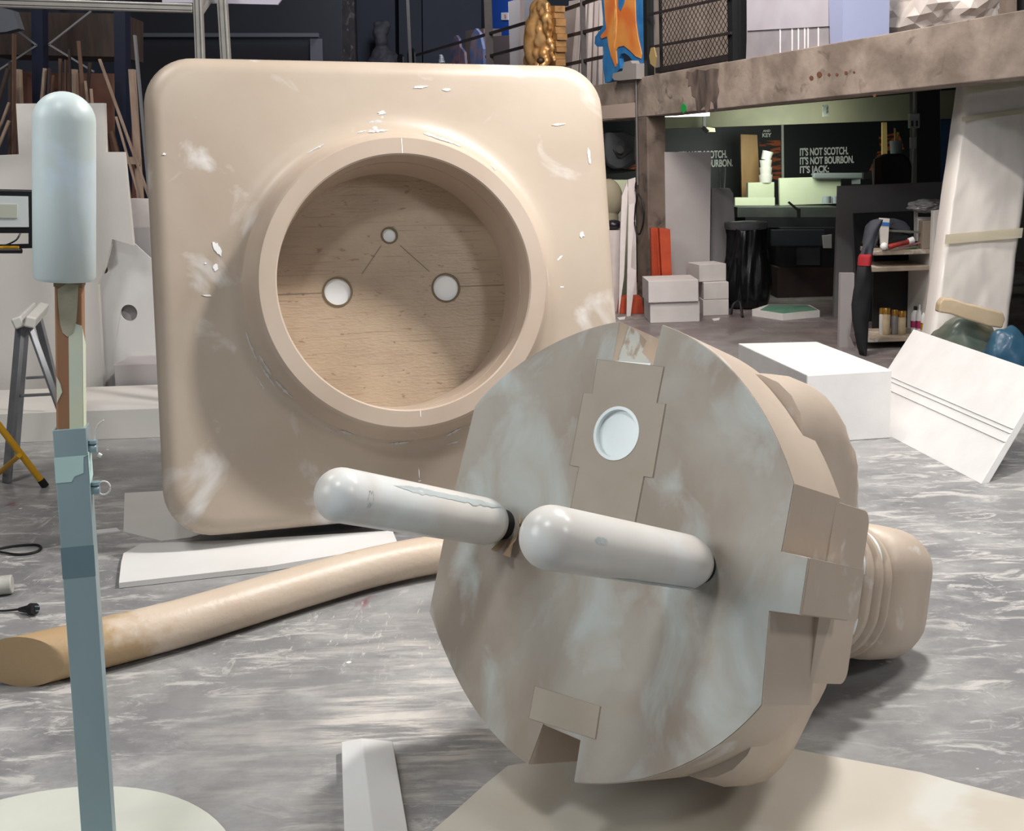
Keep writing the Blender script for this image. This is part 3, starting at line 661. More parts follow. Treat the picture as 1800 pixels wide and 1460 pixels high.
bm = BM(); add_prism(bm, [[(p.x, p.z) for p in pts3], [(hol.x + .054 * math.cos(a), hol.z + .054 * math.sin(a)) for a in [2 * PI * k / 28 for k in range(28)]], [(P(182, 474, 7.22).x + .026 * math.cos(a), P(182, 474, 7.22).z + .026 * math.sin(a)) for a in [2 * PI * k / 20 for k in range(20)]]], lambda x, z, y: Vector((x, 7.24 - y, z)), 0, .012)
for v in b_low(bm): v.co.z = 0
o = solo('foam_template', bm, paper_white, 'white foam board with a slanted corner and round cut-outs, between big panel and socket', 'foam board')
pslab('foam_slab', [(150, 400), (300, 400), (300, 675), (150, 675)], 7.275, .06, foam_grey, 'greyish foam sheet showing through the round holes of the cut-out board', 'foam panel', drop=0)
pslab('foam_slab', [(224, 349), (262, 350), (290, 660), (232, 660)], 7.45, .12, foam_pink, 'narrow warm white foam block peeking out left of the socket corner', 'foam block', drop=0)

# timber rack
rack = empty('timber_rack', 'open blue steel rack holding loose timber behind the white foam panels', 'rack', P(120, 640, 8.1) * 1)
rack.location.z = 0
def rpart(name, bm, m, **k): return part(name, bm, m, rack, **k)
for (x0, y0, x1, y1, w) in [(60, -40, 84, 125, .10), (208, -60, 226, 130, .12)]:
    a, c = P((x0 + x1) / 2 - 3, y0, 8.3), P((x0 + x1) / 2 + 3, 640, 8.3); c.z = 0; bm = BM(); add_bar(bm, a, c, w, .08); rpart('upright', bm, blue_steel)
for (a, c) in [((0, 30), (65, 80)), ((65, 80), (-20, 135)), ((160, 20), (86, 78)), ((86, 78), (165, 126))]:
    bm = BM(); add_bar(bm, P(*a, 8.25), P(*c, 8.25), .018, .012); rpart('brace', bm, rack_grey)
bm = BM(); add_slab(bm, ys([(-30, 20), (215, 24), (215, 100), (-30, 95)], 8.8), .5); rpart('stored_boards', bm, wood_d)
bm = BM(); add_slab(bm, ys([(36, 126), (232, 130), (262, 660), (36, 660)], 8.6), .02); rpart('back_board', bm, ply)
for (x0, y0, x1, y1, w, ) in [(32, 122, 42, 420, .042), (130, 122, 138, 400, .042), (232, 122, 252, 430, .042)]:
    a, c = P(x0, y0, 8.05), P(x1, y1, 8.05); d = (c - a).normalized(); c = a + d * (a.z / -d.z); bm = BM(); add_bar(bm, a, c, w, .04); rpart('wooden_post', bm, wood_l)
bm = BM(); add_bar(bm, P(180, 279, 8.0), P(247, 283, 8.0), .05, .05, 0); rpart('cross_rail', bm, wood_l)
bm = BM(); add_slab(bm, ys([(-40, 60), (-10, 10), (22, 18), (33, 50), (10, 56)], 8.02), .10); solo('grey_box', bm, mat('dim_box', (84, 88, 96), rough=.6), 'pale grey box high on the rack at the upper left edge', 'box')
planks = [((25, 60), (24, 270), .045, wood, 'tall reddish plank standing at the far left beside the post'),
 ((18, 108), (17, 272), .03, wood_d, 'thin dark plank just left of the tall reddish one'),
 ((14, 120), (-6, 190), .02, wood_d, 'thin slanted dark stick at the left edge, highest one'),
 ((16, 180), (-8, 245), .02, wood_l, 'thin slanted pale stick at the left edge, middle one'),
 ((16, 212), (-8, 270), .02, wood_l, 'thin slanted pale stick at the left edge, lowest one'),
 ((79, 120), (73, 185), .02, wood_l, 'short pale stick left of the pin, against the brown board'),
 ((87, 120), (85, 190), .026, wood_d, 'short dark plank standing left of the pin tip'),
 ((94, 132), (90, 190), .018, wood, 'reddish stick directly above the left side of the pin'),
 ((106, 103), (106, 190), .018, wood, 'narrow upright stick directly above the pin tip'),
 ((116, 105), (116, 190), .03, wood, 'wide brown plank directly above the pin tip'),
 ((122, 86), (124, 190), .014, wood_d, 'dark upright stick above the right side of the pin'),
 ((138, 72), (149, 195), .02, wood, 'longest slanted stick right above the pin'),
 ((150, 142), (156, 195), .016, wood_l, 'short pale stick right of the pin tip, left one of a close pair'),
 ((160, 156), (163, 195), .014, wood_l, 'short pale stick right of the pin tip, right one of a close pair'),
 ((158, 110), (157, 124), .02, wood_d, 'small dark stick end poking up right of the long slanted stick'),
 ((175, 104), (237, 276), .032, wood_l, 'long pale plank leaning to the right beside the stepped panel'),
 ((183, 198), (193, 275), .03, wood, 'brown plank leaning just right of the stepped panel'),
 ((197, 230), (211, 280), .03, wood, 'short orange-brown plank standing low beside the stepped panel'),
 ((204, 205), (225, 278), .02, wood_l, 'thin pale stick leaning below the long pale plank'),
 ((237, 62), (246, 160), .03, rack_grey, 'thin grey bar standing right of the rack post')]
for i, (a, c, w, m, lab) in enumerate(planks):
    Y = 7.95 - .030 * (i % 7) - .012 * (i // 7); A_, C_ = P(*a, Y), P(*c, Y); d = (C_ - A_).normalized()
    k = (A_.z) / -d.z; k = min(k, 3.2)
    C2 = A_ + d * k; C2.y += 0; bm = BM(); add_bar(bm, A_, C2, w, .012 + .004 * (i % 3)); solo('timber_plank', bm, m, lab, 'plank', 'loose timber standing in the rack')

# aluminium exhibition frame (top left)
fr = empty('aluminium_frame', 'silver aluminium profile frame standing behind the upper left of the socket', 'frame', G(350, 700) * 1)
def prof_bar(a, c, w=.045, name='profile_bar'):
    bm = BM(); add_bar(bm, a, c, w, w); o = part(name, bm, alu, fr, bevel=.003)
    for s_ in (-.25, .25):   # grooves
        bm = BM(); d = (c - a); q = d.to_track_quat('Z', 'Y').to_matrix(); 
        off = (Vector((0, -1, 0)) * (w / 2 + .0005)); side = d.cross(Vector((0, 1, 0))).normalized() * (s_ * w)
        add_bar(bm, a + off + side, c + off + side, .004, .002); part('profile_groove', bm, dark_mach, o)
yf = 6.1
def down(px, py, px2, py2, Y):
    a = P(px, py, Y); c = P(px2, py2, Y); d = (c - a).normalized(); return a, a + d * (a.z / -d.z)
a, c = down(347, -30, 352, 105, yf); prof_bar(a, c)
a, c = down(389, -30, 397, 105, yf + .12); prof_bar(a, c, .05)
prof_bar(P(-60, 3, yf), P(340, 15, yf), .045)
prof_bar(P(350, 22, yf), P(372, -10, yf + .25), .035)
bm = BM(); add_slab(bm, ys([(285, -8), (500, -8), (488, 8), (400, 6), (285, 4)], 6.3), .02); part('top_panel', bm, mat('lilac_panel', (176, 172, 186), rough=.5), fr)
# dark back region
pslab('dark_partition', [(205, -60), (600, -60), (600, 300), (205, 300)], 15.6, .05, navy_d, 'very dark blue partition behind the aluminium frame', 'partition')
bm = BM(); add_bar(bm, P(236, 62, 15.5), P(560, 62, 15.5), .085, .05); solo('wall_rail', bm, mat('dull_rail', (74, 78, 90), rough=.6), 'dull grey horizontal rail on the dark partition', 'rail')
pslab('door_frame_board', [(545, 68), (566, 68), (568, 150), (546, 150)], 15.5, .03, mat('dull_rail', ()), 'dull grey upright board on the dark partition left of the old column', 'board')
a, c = down(608, -60, 613, 110, 20.8); bm = BM(); add_bar(bm, a, c, .31, .3); solo('old_column', bm, col_dark, 'dark weathered column with pale scraped patches behind the socket', 'column')
pslab('dark_partition_board', [(626, -60), (693, -60), (698, 300), (630, 300)], 21.4, .05, navy, 'slate blue wall panel with a dim bust in front', 'panel')
pslab('dark_partition_board', [(700, -60), (740, -60), (744, 300), (704, 300)], 21.3, .05, mat('navy_mid', (32, 36, 48), rough=.8), 'narrow dark blue wall panel right of the dim bust', 'panel')
pslab('dark_partition_board', [(742, -60), (846, -60), (846, 300), (746, 300)], 21.4, .05, navy, 'wide slate blue wall panel behind the left end of the railing', 'panel')
bust = BM()
for (x, y, r, d) in [(672, 52, .08, 0), (668, 58, .085, .03), (670, 72, .075, .05), (665, 66, .025, .1), (669, 82, .06, .03), (672, 100, .13, 0), (680, 112, .16, 0), (662, 116, .12, 0), (678, 44, .06, 0), (664, 44, .05, 0)]:
    g = bmesh.ops.create_icosphere(bust, subdivisions=2, radius=r * 1.65); bmesh.ops.translate(bust, verts=g['verts'], vec=P(x, y, 20.6 - d*1.6))
_p = P(672, 112, 20.6); add_cyl(bust, (_p.x, _p.y, 0), (_p.x, _p.y, _p.z), .3, .22, 16)
bo = solo('stone_bust', bust, mat('dim_stone', (62, 62, 68), (48, 48, 56), 12, .8), 'dim grey bust of a head standing in front of the dark wall', 'bust', smooth=True, angle=3)
rm = bo.modifiers.new('r', 'REMESH'); rm.mode = 'VOXEL'; rm.voxel_size = .03; rm.use_smooth_shade = True

# ================================================================== MEZZANINE
zt, zb = M(1141, 133).z, M(1141, 204).z
def mslab(name, q, off, th, m, label, cat, group=None, **k):
    if off >= .3 and 'drop' not in k: k['drop'] = zt - .02
    return slab(name, [M(x, y, off) for x, y in q], th, m, label, cat, group, **k)
zt, zb = M(1141, 133).z, M(1141, 204).z
s0, s1 = -10.5, 6.6
def bx(bm, sa, sb, d0, d1, z0, z1):
    a = BO + BD * sa; c = BO + BD * sb
    gbox(bm, [a - BN * d0, c - BN * d0, c - BN * d1, a - BN * d1], z0, z1)
bm = BM(); bx(bm, s0, s1, 0, .32, zb, zt); tr = struct(fin(bm, 'trim_1', concrete, bevel=.006))
bm = BM(); bx(bm, s0, s1, .32, 6.0, zt - .12, zt - .02); struct(fin(bm, 'trim_2', concrete_d))
cs = (M(1117, 300) - BO).dot(BD)
bm = BM(); bx(bm, cs, cs + .25, .0, .20, 0, zb); struct(fin(bm, 'trim_3', concrete_d, bevel=.01))
g0, g1 = P(1190, 215, 11.6), P(1720, 188, 11.9)
bm = BM(); add_slab(bm, [P(1165, 204, 12.2), P(1760, 150, 11.2), P(1760, 205, 11.2), P(1250, 224, 12.2), P(1165, 226, 12.2)], .15); struct(fin(bm, 'trim_4', girder_m))
# stains on the beam
def stain(q, m, lab, cat='stain'): return mslab('wall_mark', q, -.003, .003, m, lab, cat)
b1 = mslab('paint_patch', [(1207, 125), (1218, 127), (1224, 122), (1240, 124), (1250, 120), (1263, 121), (1261, 140), (1264, 160), (1260, 176), (1261, 194), (1256, 196), (1253, 180), (1249, 176), (1247, 194), (1241, 198), (1238, 186), (1233, 190), (1229, 197), (1224, 192), (1222, 172), (1216, 168), (1214, 150), (1209, 152), (1210, 138), (1206, 136)], -.003, .003, dark_paint, 'dark peeling paint patch on the concrete beam above the lamp', 'paint patch')
mslab('spray_mark', [(1197, 185), (1201, 181), (1206, 186), (1206, 194), (1202, 199), (1197, 195)], -.003, .003, green_p, 'green spray paint dot on the concrete beam', 'paint mark')
for i, (x, y, r, lab) in enumerate([(1426, 137, 3.6, 'leftmost of the row of rust spots on the beam'), (1440, 131, 4.6, 'second and largest rust spot of the row on the beam'), (1457, 131, 2.4, 'third rust spot of the row on the beam'), (1471, 131, 2.4, 'fourth rust spot of the row on the beam'), (1487, 128, 2.8, 'fifth rust spot of the row on the beam'), (1501, 127, 1.8, 'rightmost small rust spot of the row on the beam'), (1537, 168, 2.4, 'single rust spot low on the beam, right of the row')]):
    mslab('rust_spot', [(x + r * math.cos(t), y + r * 1.1 * math.sin(t)) for t in [2 * PI * k / 12 for k in range(12)]], -.003, .003, rust, lab, 'rust spot', 'rust spots on the beam')
mslab('paint_patch', [(1058, 186), (1116, 180), (1116, 206), (1058, 209)], -.003, .003, mat('pale_patch', (190, 172, 160), rough=.8), 'paler plastered patch on the beam beside the socket corner', 'paint patch')
# railing
rail = empty('mezzanine_railing', 'dark iron railing along the edge of the upper floor left of the mesh gate', 'railing', M(1024, 140))
def rl(name, pts, w, m=iron, par=rail, off=.08):
    w = w * 1.5
    bm = BM()
    for a, c in zip(pts, pts[1:]): add_bar(bm, M(*a, off), M(*c, off), w, w)
    return part(name, bm, m, par)
for (x0, x1, w) in [(856, 857, .10), (1023, 1024, .055), (715, 718, .05)]:
    a = M(x0, -40, .08); a.z = zt + 1.15 if x0 > 1000 else a.z; c = Vector((a.x, a.y, zt)); bm = BM(); add_bar(bm, a, c, w, w); part('railing_post', bm, iron, rail)
rl('railing_bar', [(732, 97), (925, 40)], .022); rl('railing_bar', [(855, 100), (930, 80)], .022)
rl('railing_bar', [(978, 22), (1057, -5)], .022); rl('railing_bar', [(975, 69), (1060, 48)], .022); rl('railing_bar', [(975, 118), (1060, 100)], .022)
# things on the mezzanine, left to right
for i, (x, y, rx, ry, rot, m, lab) in enumerate([(703, 104, 5, 9, 0, dark_mach, 'small dark oval plate leaning at the far left of the railing'), (722, 98, 6, 14, 0, dark_mach, 'thin dark oval plate, second from the left on the upper floor')]):
    mslab('oval_plate', [(x + rx * math.cos(t), y + ry * math.sin(t)) for t in [2 * PI * k / 24 for k in range(24)]], .4 + .15 * i, .03, m, lab, 'plate', 'oval plates on the upper floor')
bluish = mat('blue_orange_paint', (56, 72, 110), (128, 92, 84), 6, .6)
mslab('cutout_figure', [(794, 112), (792, 80), (797, 66), (802, 62), (806, 68), (808, 82), (816, 92), (822, 112)], .8, .04, bluish, 'small blue bottle-shaped cut-out standing above the socket', 'cut-out')
mslab('cutout_figure', [(829, 112), (826, 88), (829, 60), (836, 50), (843, 58), (849, 86), (848, 112)], .45, .04, mat('tan_blue_paint', (120, 96, 92), (60, 84, 130), 5, .6), 'rounded tan and blue cut-out left of the railing post', 'cut-out')
mslab('cardboard_box', [(818, 54), (850, 50), (850, 112), (818, 112)], 1.1, .3, mat('dull_cardboard', (92, 78, 74), rough=.8), 'dull brown carton behind the cut-outs', 'box')
bm = BM(); p_ = M(777, 112, .4); add_cyl(bm, p_, M(775, 97, .4), .055, .03, 16); add_cyl(bm, Vector((p_.x, p_.y, zt - .02)), p_, .05, .055, 16); hm = solo('lantern', bm, mat('pale_grey_plastic', (150, 152, 156), (40, 42, 50), 40, .4, stretch=(.2, .2, 2)), 'small striped black and white lantern above the socket', 'lantern', smooth=True, angle=.6)
mslab('blue_board', [(862, -30), (900, -30), (900, 62), (862, 64)], 1.5, .04, blue_sheet, 'bright blue panel behind the railing', 'panel')
sg = mslab('small_sign', [(881, 22), (893, 22), (893, 35), (881, 35)], 1.485, .015, mat('sign_white', (190, 186, 190), rough=.5), 'small white sign with a red ring on the blue panel', 'sign', drop=None)
bm = BM(); sc = M(888, 28.5, 1.475); bmesh.ops.create_circle(bm, segments=4, radius=.001)
bm.free(); bm = BM(); rg = [sc + (BD * math.cos(t) + Vector((0, 0, 1)) * math.sin(t)) * .026 for t in [2 * PI * k / 20 for k in range(21)]]
for k in range(20): add_bar(bm, rg[k], rg[k + 1], .007, .004)
part('red_ring', bm, mat('sign_red', (170, 50, 50), rough=.5), sg)
mslab('carton', [(862, 64), (895, 62), (895, 116), (862, 116)], 1.0, .3, mat('dark_carton', (70, 58, 60), rough=.8), 'dark brown carton below the blue panel', 'box')
mslab('grey_board', [(893, 3), (914, -2), (914, 118), (897, 118)], .5, .06, mat('warm_grey_foam', (158, 150, 150), rough=.8), 'tall pale grey board left of the golden lion head', 'board')
mslab('grey_board', [(914, -10), (952, -10), (952, 118), (914, 118)], .75, .06, mat('mid_grey_foam', (112, 108, 112), rough=.8), 'tall mid grey board directly behind the golden lion head', 'board')
fp = [(983, 12, 1014, 1000, 983), (1000, 2, 1018, 1006, 990), (1012, 4, 1026, 1016, 1002), (1026, 6, 1036, 1030, 1018), (1034, 2, 1046, 1040, 1030), (1043, 4, 1053, 1052, 1042), (1051, 0, 1062, 1060, 1052)]
labs = ['leftmost', 'second from the left', 'third from the left', 'middle', 'third from the right', 'second from the right', 'rightmost']
for i, (xa, yt, xb, xc, xd) in enumerate(fp):
    mslab('foam_offcut', [(xa, yt), (xb, yt - 3), (xc, 146), (xd, 146)], .30 + .075 * i, .05, foam_pink if i % 2 else mat('foam_warm2', (196, 186, 184), rough=.8), labs[i] + ' of the white foam boards leaning behind the railing', 'foam board', 'foam boards behind the railing')
# golden lion head
lion = empty('lion_head', 'golden sculpted lion head with open mouth hung on the railing above the socket', 'sculpture', M(952, 122, -.1))
def Ln(X, Y, d=0): p = M(850 + X / 4.49, Y / 4.49, -.10); return p + (CAM - p).normalized() * (d * 1.7)
bm = BM()
def blob(X, Y, d, r, s=(1, 1, 1)):
    r = r * 1.28
    g = bmesh.ops.create_icosphere(bm, subdivisions=3, radius=1)
    bmesh.ops.transform(bm, matrix=Matrix.Translation(Ln(X, Y, d)) @ Matrix.Diagonal((r * s[0], r * s[1], r * s[2], 1)), verts=g['verts'])
blob(440, 320, .0, .14, (1, 1, 1.5)); blob(430, 420, .04, .12, (1, 1, 1.1)); blob(450, 150, 0, .10, (1, 1, 1.3))
for (X, Y, d, r) in [(470, 60, .05, .06), (430, 90, .08, .05), (400, 130, .08, .045), (480, 110, .08, .05), (460, 30, .03, .05), (500, 80, .04, .04), (500, 150, .08, .05), (510, 220, .06, .05), (525, 330, .05, .035), (500, 400, .03, .03),
                     (400, 225, .13, .035), (445, 235, .13, .04), (370, 245, .13, .028), (385, 330, .14, .045), (378, 385, .18, .035), (368, 400, .18, .022), (392, 402, .18, .022), (450, 330, .10, .06), (425, 420, .14, .045), (370, 440, .12, .035), (480, 420, .08, .05), (395, 510, .12, .04), (470, 515, .12, .04), (430, 530, .12, .04), (500, 480, .06, .04), (520, 270, .06, .03), (500, 400, .03, .03)]:
    blob(X, Y, d, r)
for (X, Y, d, r) in [(440, 240, .02, .13), (420, 370, .04, .12), (470, 420, .0, .11), (450, 80, -.02, .10), (500, 200, -.03, .10), (520, 380, -.04, .09), (400, 480, .03, .10), (400, 190, .04, .08), (500, 300, 0, .10)]: blob(X, Y, d, r)
for (x0, y0, x1, y1) in [(370, 130, 350, 230), (490, 60, 520, 200), (410, 60, 370, 130), (520, 200, 500, 280), (530, 350, 550, 480), (440, 20, 500, 40)]:
    pts = [Ln(x0 + (x1 - x0) * t + 14 * math.sin(t * 9), y0 + (y1 - y0) * t, .09) for t in [k / 10 for k in range(11)]]; add_tube(bm, pts, .028, 8)
lh = part('head', bm, gold, lion, smooth=True, angle=3)
sm_ = None; r_ = lh.modifiers.new('r', 'REMESH'); r_.mode = 'VOXEL'; r_.voxel_size = .014; r_.use_smooth_shade = True
sm_ = lh.modifiers.new('s', 'SMOOTH'); sm_.factor = .5; sm_.iterations = 5
bm = BM(); blob(452, 478, .17, .030, (1.2, 1, 1)); part('mouth', bm, mat('dark_brown_gold', (60, 40, 20), rough=.5), lion, smooth=True)
for X in (378, 412):
    bm = BM(); blob(X, 268 + (X - 378) * .4, .15, .016, (1, 1, .7)); part('eye', bm, MATS['dark_brown_gold'], lion, smooth=True)
for k, (y0, y1) in enumerate([(45, 95), (97, 145), (147, 205), (207, 265), (267, 315), (317, 370), (372, 410), (412, 465), (467, 520)]):
    bm = BM(); x0 = 535 - abs(y0 - 290) * .08 + (-8 if k % 2 else 0); add_slab(bm, [Ln(x0 - 22, y0), Ln(x0 + 48, y0), Ln(x0 + 50, y1), Ln(x0 - 22, y1)], .12); part('backing_block', bm, gold_side, lion, bevel=.004)
# orange starfish cut-out
st = empty('starfish_cutout', 'large painted orange starfish cut-out with a blue border leaning on the railing', 'cut-out', M(1095, 146, .02))
def Q(X, Y): return (850 + X / 4.49, Y / 4.49)
def mp(name, q, off, th, m, par):
    bm = BM(); add_slab(bm, [M(*Q(*p), off) for p in q], th); return part(name, bm, m, par)
blu = [(925, -60), (940, 120), (948, 200), (880, 290), (876, 345), (895, 368), (945, 362), (950, 420), (938, 480), (958, 655), (1000, 645), (1050, 570), (1078, 540), (1070, 460), (1085, 425), (1112, 418), (1145, 440), (1185, 490), (1262, 530), (1262, 300), (1250, -60)]
ora = [(945, -60), (958, 150), (968, 228), (920, 286), (930, 305), (975, 288), (985, 360), (1005, 440), (1040, 530), (1052, 500), (1045, 400), (1060, 372), (1105, 360), (1150, 395), (1200, 445), (1240, 462), (1246, 425), (1218, 300), (1200, 180), (1192, -60)]
mp('blue_border', blu, .03, .05, mat('star_blue', (38, 108, 168), (60, 130, 186), 8, .5), st)
og = mat('star_orange', (214, 118, 56), (232, 176, 92), 2.2, .5, spots=(190, 84, 74), spot_scale=1.6, spot_thr=(.5, .7), detail=2)
mp('orange_body', ora, .022, .008, og, st)
mp('orange_ridge', [(1038, -60), (1052, 160), (1042, 300), (1030, 380), (1020, 300), (1030, 160)], .018, .006, mat('star_light', (240, 196, 120), (222, 150, 84), 9, .5), st)
mp('blue_gap', [(1062, 60), (1080, 85), (1110, 20), (1120, -60), (1062, -60)], .018, .006, MATS['star_blue'], st)
mslab('moulding_piece', [Q(1070, 635), Q(1030, 632), Q(1015, 612), Q(1022, 580), Q(1060, 568), Q(1095, 560), Q(1110, 490), Q(1160, 478), Q(1172, 500), Q(1205, 500), Q(1205, 622)], -.06, .085, mat('grey_moulding', (150, 146, 144), rough=.7), 'grey crown moulding end piece lying on the beam below the starfish', 'moulding')
mslab('foam_offcut', [Q(1205, 520), Q(1262, 535), Q(1262, 605), Q(1207, 622)], .02, .04, foam_pink, 'small white offcut at the foot of the starfish cut-out', 'foam piece')
# mesh gate
gt = empty('mesh_gate', 'dark steel gate with diamond wire mesh on the upper floor', 'gate', M(1215, 120, .08))
def gp(name, a, c, w, m=iron, off=.06, h=None):
    bm = BM(); add_bar(bm, M(*a, off), M(*c, off), w, h or w); return part(name, bm, m, gt)
gp('gate_post', (1139, -30), (1141, 136), .07, mat('gate_black', (30, 32, 34), rough=.4)); gp('gate_post', (1289, -30), (1291, 112), .075, MATS['gate_black'], .05); gp('gate_post', (1304, -30), (1304, 106), .055, MATS['gate_black'], .09)
gp('gate_rail', (1139, 26), (1285, -6), .022, off=.0); gp('gate_rail', (1143, 83), (1285, 58), .022, off=.0); gp('gate_frame', (1156, 124), (1285, 100), .05)
gp('gate_frame', (1160, -30), (1163, 122), .022, MATS['gate_black']); gp('gate_hinge', (1150, -20), (1151, 118), .012, rack_grey)
bm = BM(); c0 = M(1163, 121, .06); c1 = M(1283, 100, .06); L_ = (c1 - c0).length; hz = 1.2; stp = .068
def clipw(x0, z0, x1, z1):
    if x1 > L_: z1 = z0 + (z1 - z0) * (L_ - x0) / (x1 - x0); x1 = L_
    if x0 < 0: z0 = z0 + (z1 - z0) * (0 - x0) / (x1 - x0); x0 = 0
    return x0, z0, x1, z1
n = int((L_ + hz) / stp)
for i in range(n):
    for sgn in (1, -1):
        x0 = -hz + i * stp; q = clipw(x0, 0 if sgn > 0 else hz, x0 + hz, hz if sgn > 0 else 0)
        if q[2] - q[0] < .02: continue
        add_bar(bm, c0 + BD * q[0] + Vector((0, 0, q[1])), c0 + BD * q[2] + Vector((0, 0, q[3])), .004, .004)
part('wire_mesh', bm, iron, gt)
bm = BM(); add_slab(bm, [M(1144, 84, -.06), M(1149, 83, -.06), M(1153, 100, -.06), M(1150, 118, -.06), M(1143, 112, -.06), M(1141, 98, -.06)], .012); solo('yellow_rag', bm, mat('rag_yellow', (160, 138, 92), rough=.8), 'dull yellow rag tied to the gate post', 'rag')
mslab('plastered_partition', [(1150, -40), (1312, -40), (1312, 120), (1150, 140)], 1.2, .1, mat('plaster_brown', (176, 164, 154), (150, 138, 128), 5, .8, stretch=(1, 1, .4)), 'brownish plastered panel behind the mesh gate', 'panel')
# painted column
pc = empty('painted_column', 'white painted column with grey lower part and white drips, right of the mesh gate', 'column', M(1396, 100, .05))
def mpp(name, q, off, th, m, par):
    bm = BM(); add_slab(bm, [M(*p, off) for p in q], th); return part(name, bm, m, par)
mpp('column_top', [(1312, -50), (1456, -50), (1456, 46), (1313, 54)], .05, .4, paintcol, pc)
mpp('column_foot', [(1313, 54), (1456, 46), (1457, 92), (1311, 110)], .06, .39, drip_grey, pc)
mpp('column_strip', [(1455, -50), (1482, -50), (1481, 90), (1460, 94)], .03, .4, lilac, pc)
for x in (1371, 1392, 1403, 1414, 1420, 1438):
    mpp('paint_drip', [(x - .8, 48), (x + .8, 48), (x + .5, 96), (x - .5, 96)], .055, .006, plaster_mark, pc)
mslab('dark_gap_sheet', [(1480, -40), (1560, -40), (1560, 100), (1480, 96)], 2.0, .05, navy_d, 'dark sheet standing in for the shaded gap between the painted column and the crumpled plastic', 'board')  # no real board: the gap's darkness is put into this added sheet
# crumpled plastic
bm = BM(); bmesh.ops.create_icosphere(bm, subdivisions=4, radius=1); c_ = M(1632, 8, .92); hl_ = (M(1745, 20, .6) - M(1500, 20, .6)).length / 2 / 1.1
for v in bm.verts:
    n1 = noise.noise(v.co * 2.2) * .22 + (abs(noise.noise(v.co * 4)) - .2) * .22 + (abs(noise.noise(v.co * 9)) - .2) * .12 + noise.cell(v.co * 6) * .03; v.co *= 1 + n1
    v.co = c_ + BD * v.co.x * hl_ - BN * v.co.y * .38 + Vector((0, 0, v.co.z * .40))
for v in bm.verts: v.co.z = max(v.co.z, zt)
bmesh.ops.triangulate(bm, faces=bm.faces)
solo('plastic_sheeting', bm, plastic_sheet, 'large crumpled bundle of translucent white plastic on the upper floor', 'plastic sheet')
mslab('plastic_wrapped_box', [(1640, -20), (1757, -30), (1757, 44), (1700, 54), (1640, 62)], 1.5, .3, mat('wrapped_pale', (196, 190, 186), rough=.5), 'pale box behind the crumpled plastic at the upper right', 'box')
mslab('post', [(1757, -40), (1769, -40), (1769, 42), (1757, 46)], .15, .08, concrete_d, 'short brown post at the upper right on the beam', 'post')
mslab('black_case', [(1768, -40), (1840, -40), (1840, 32), (1768, 43)], .25, .3, dark_mach, 'black case standing at the upper right corner', 'case')

# pipe, hose on the column
bm = BM(); a = M(1118, 137, -.02); c = M(1116, 325, -.02); c.x, c.y = a.x, a.y; add_tube(bm, [a, (a + c) / 2, c], .008, 10)
solo('conduit_pipe', bm, rack_grey, 'thin grey pipe running down the edge of the concrete column', 'pipe', smooth=True)
bm = BM(); add_tube(bm, cat_rom([M(x, y, -.04) for x, y in [(1118, 320), (1117, 333), (1120, 345), (1117, 365), (1116, 395), (1123, 412), (1130, 395), (1132, 370), (1127, 350), (1122, 340)]], 6), .008, 8)
solo('air_hose', bm, rubber, 'black looped air hose hanging on the concrete column', 'hose', smooth=True)
# fluorescent lamp
lampm = mat('lamp_tube', (255, 255, 248), emit=5)
bm = BM(); add_cyl(bm, P(1168, 202, 10.9), P(1247, 200, 10.75), .02, seg=12); lt = solo('fluorescent_lamp', bm, lampm, 'lit fluorescent tube under the concrete beam', 'lamp', smooth=True, angle=.6)
area('under_mezzanine_light', (2.6, 11.2, 1.80), (2.9, 12.9, 1.0), .8, 30, (0.92, 1.0, 0.85))

pslab('paper_note', [(1446, 185), (1456, 184), (1457, 204), (1446, 205)], 11.2, .004, mat('note_white', (226, 236, 226), (120, 130, 122), 14, .6, contrast=(.5, .56)), 'small white paper with a grey print stuck on the inner girder', 'paper')
bm = BM(); add_slab(bm, ys([(1241, 223), (1257, 225), (1258, 232), (1242, 232)], 11.9), .06); cl_ = solo('clamp_lamp', bm, mat('lamp_ivory', (176, 174, 140), rough=.5), 'small ivory fitting under the inner girder right of the fluorescent tube', 'lamp', bevel=.006)
bm = BM(); _p = P(1238, 228, 11.92); add_bar(bm, _p, Vector((_p.x, _p.y, zt - .11)), .03, .03); add_bar(bm, P(1236, 224, 11.9), P(1244, 232, 11.88), .04, .04); part('clamp', bm, black, cl_)
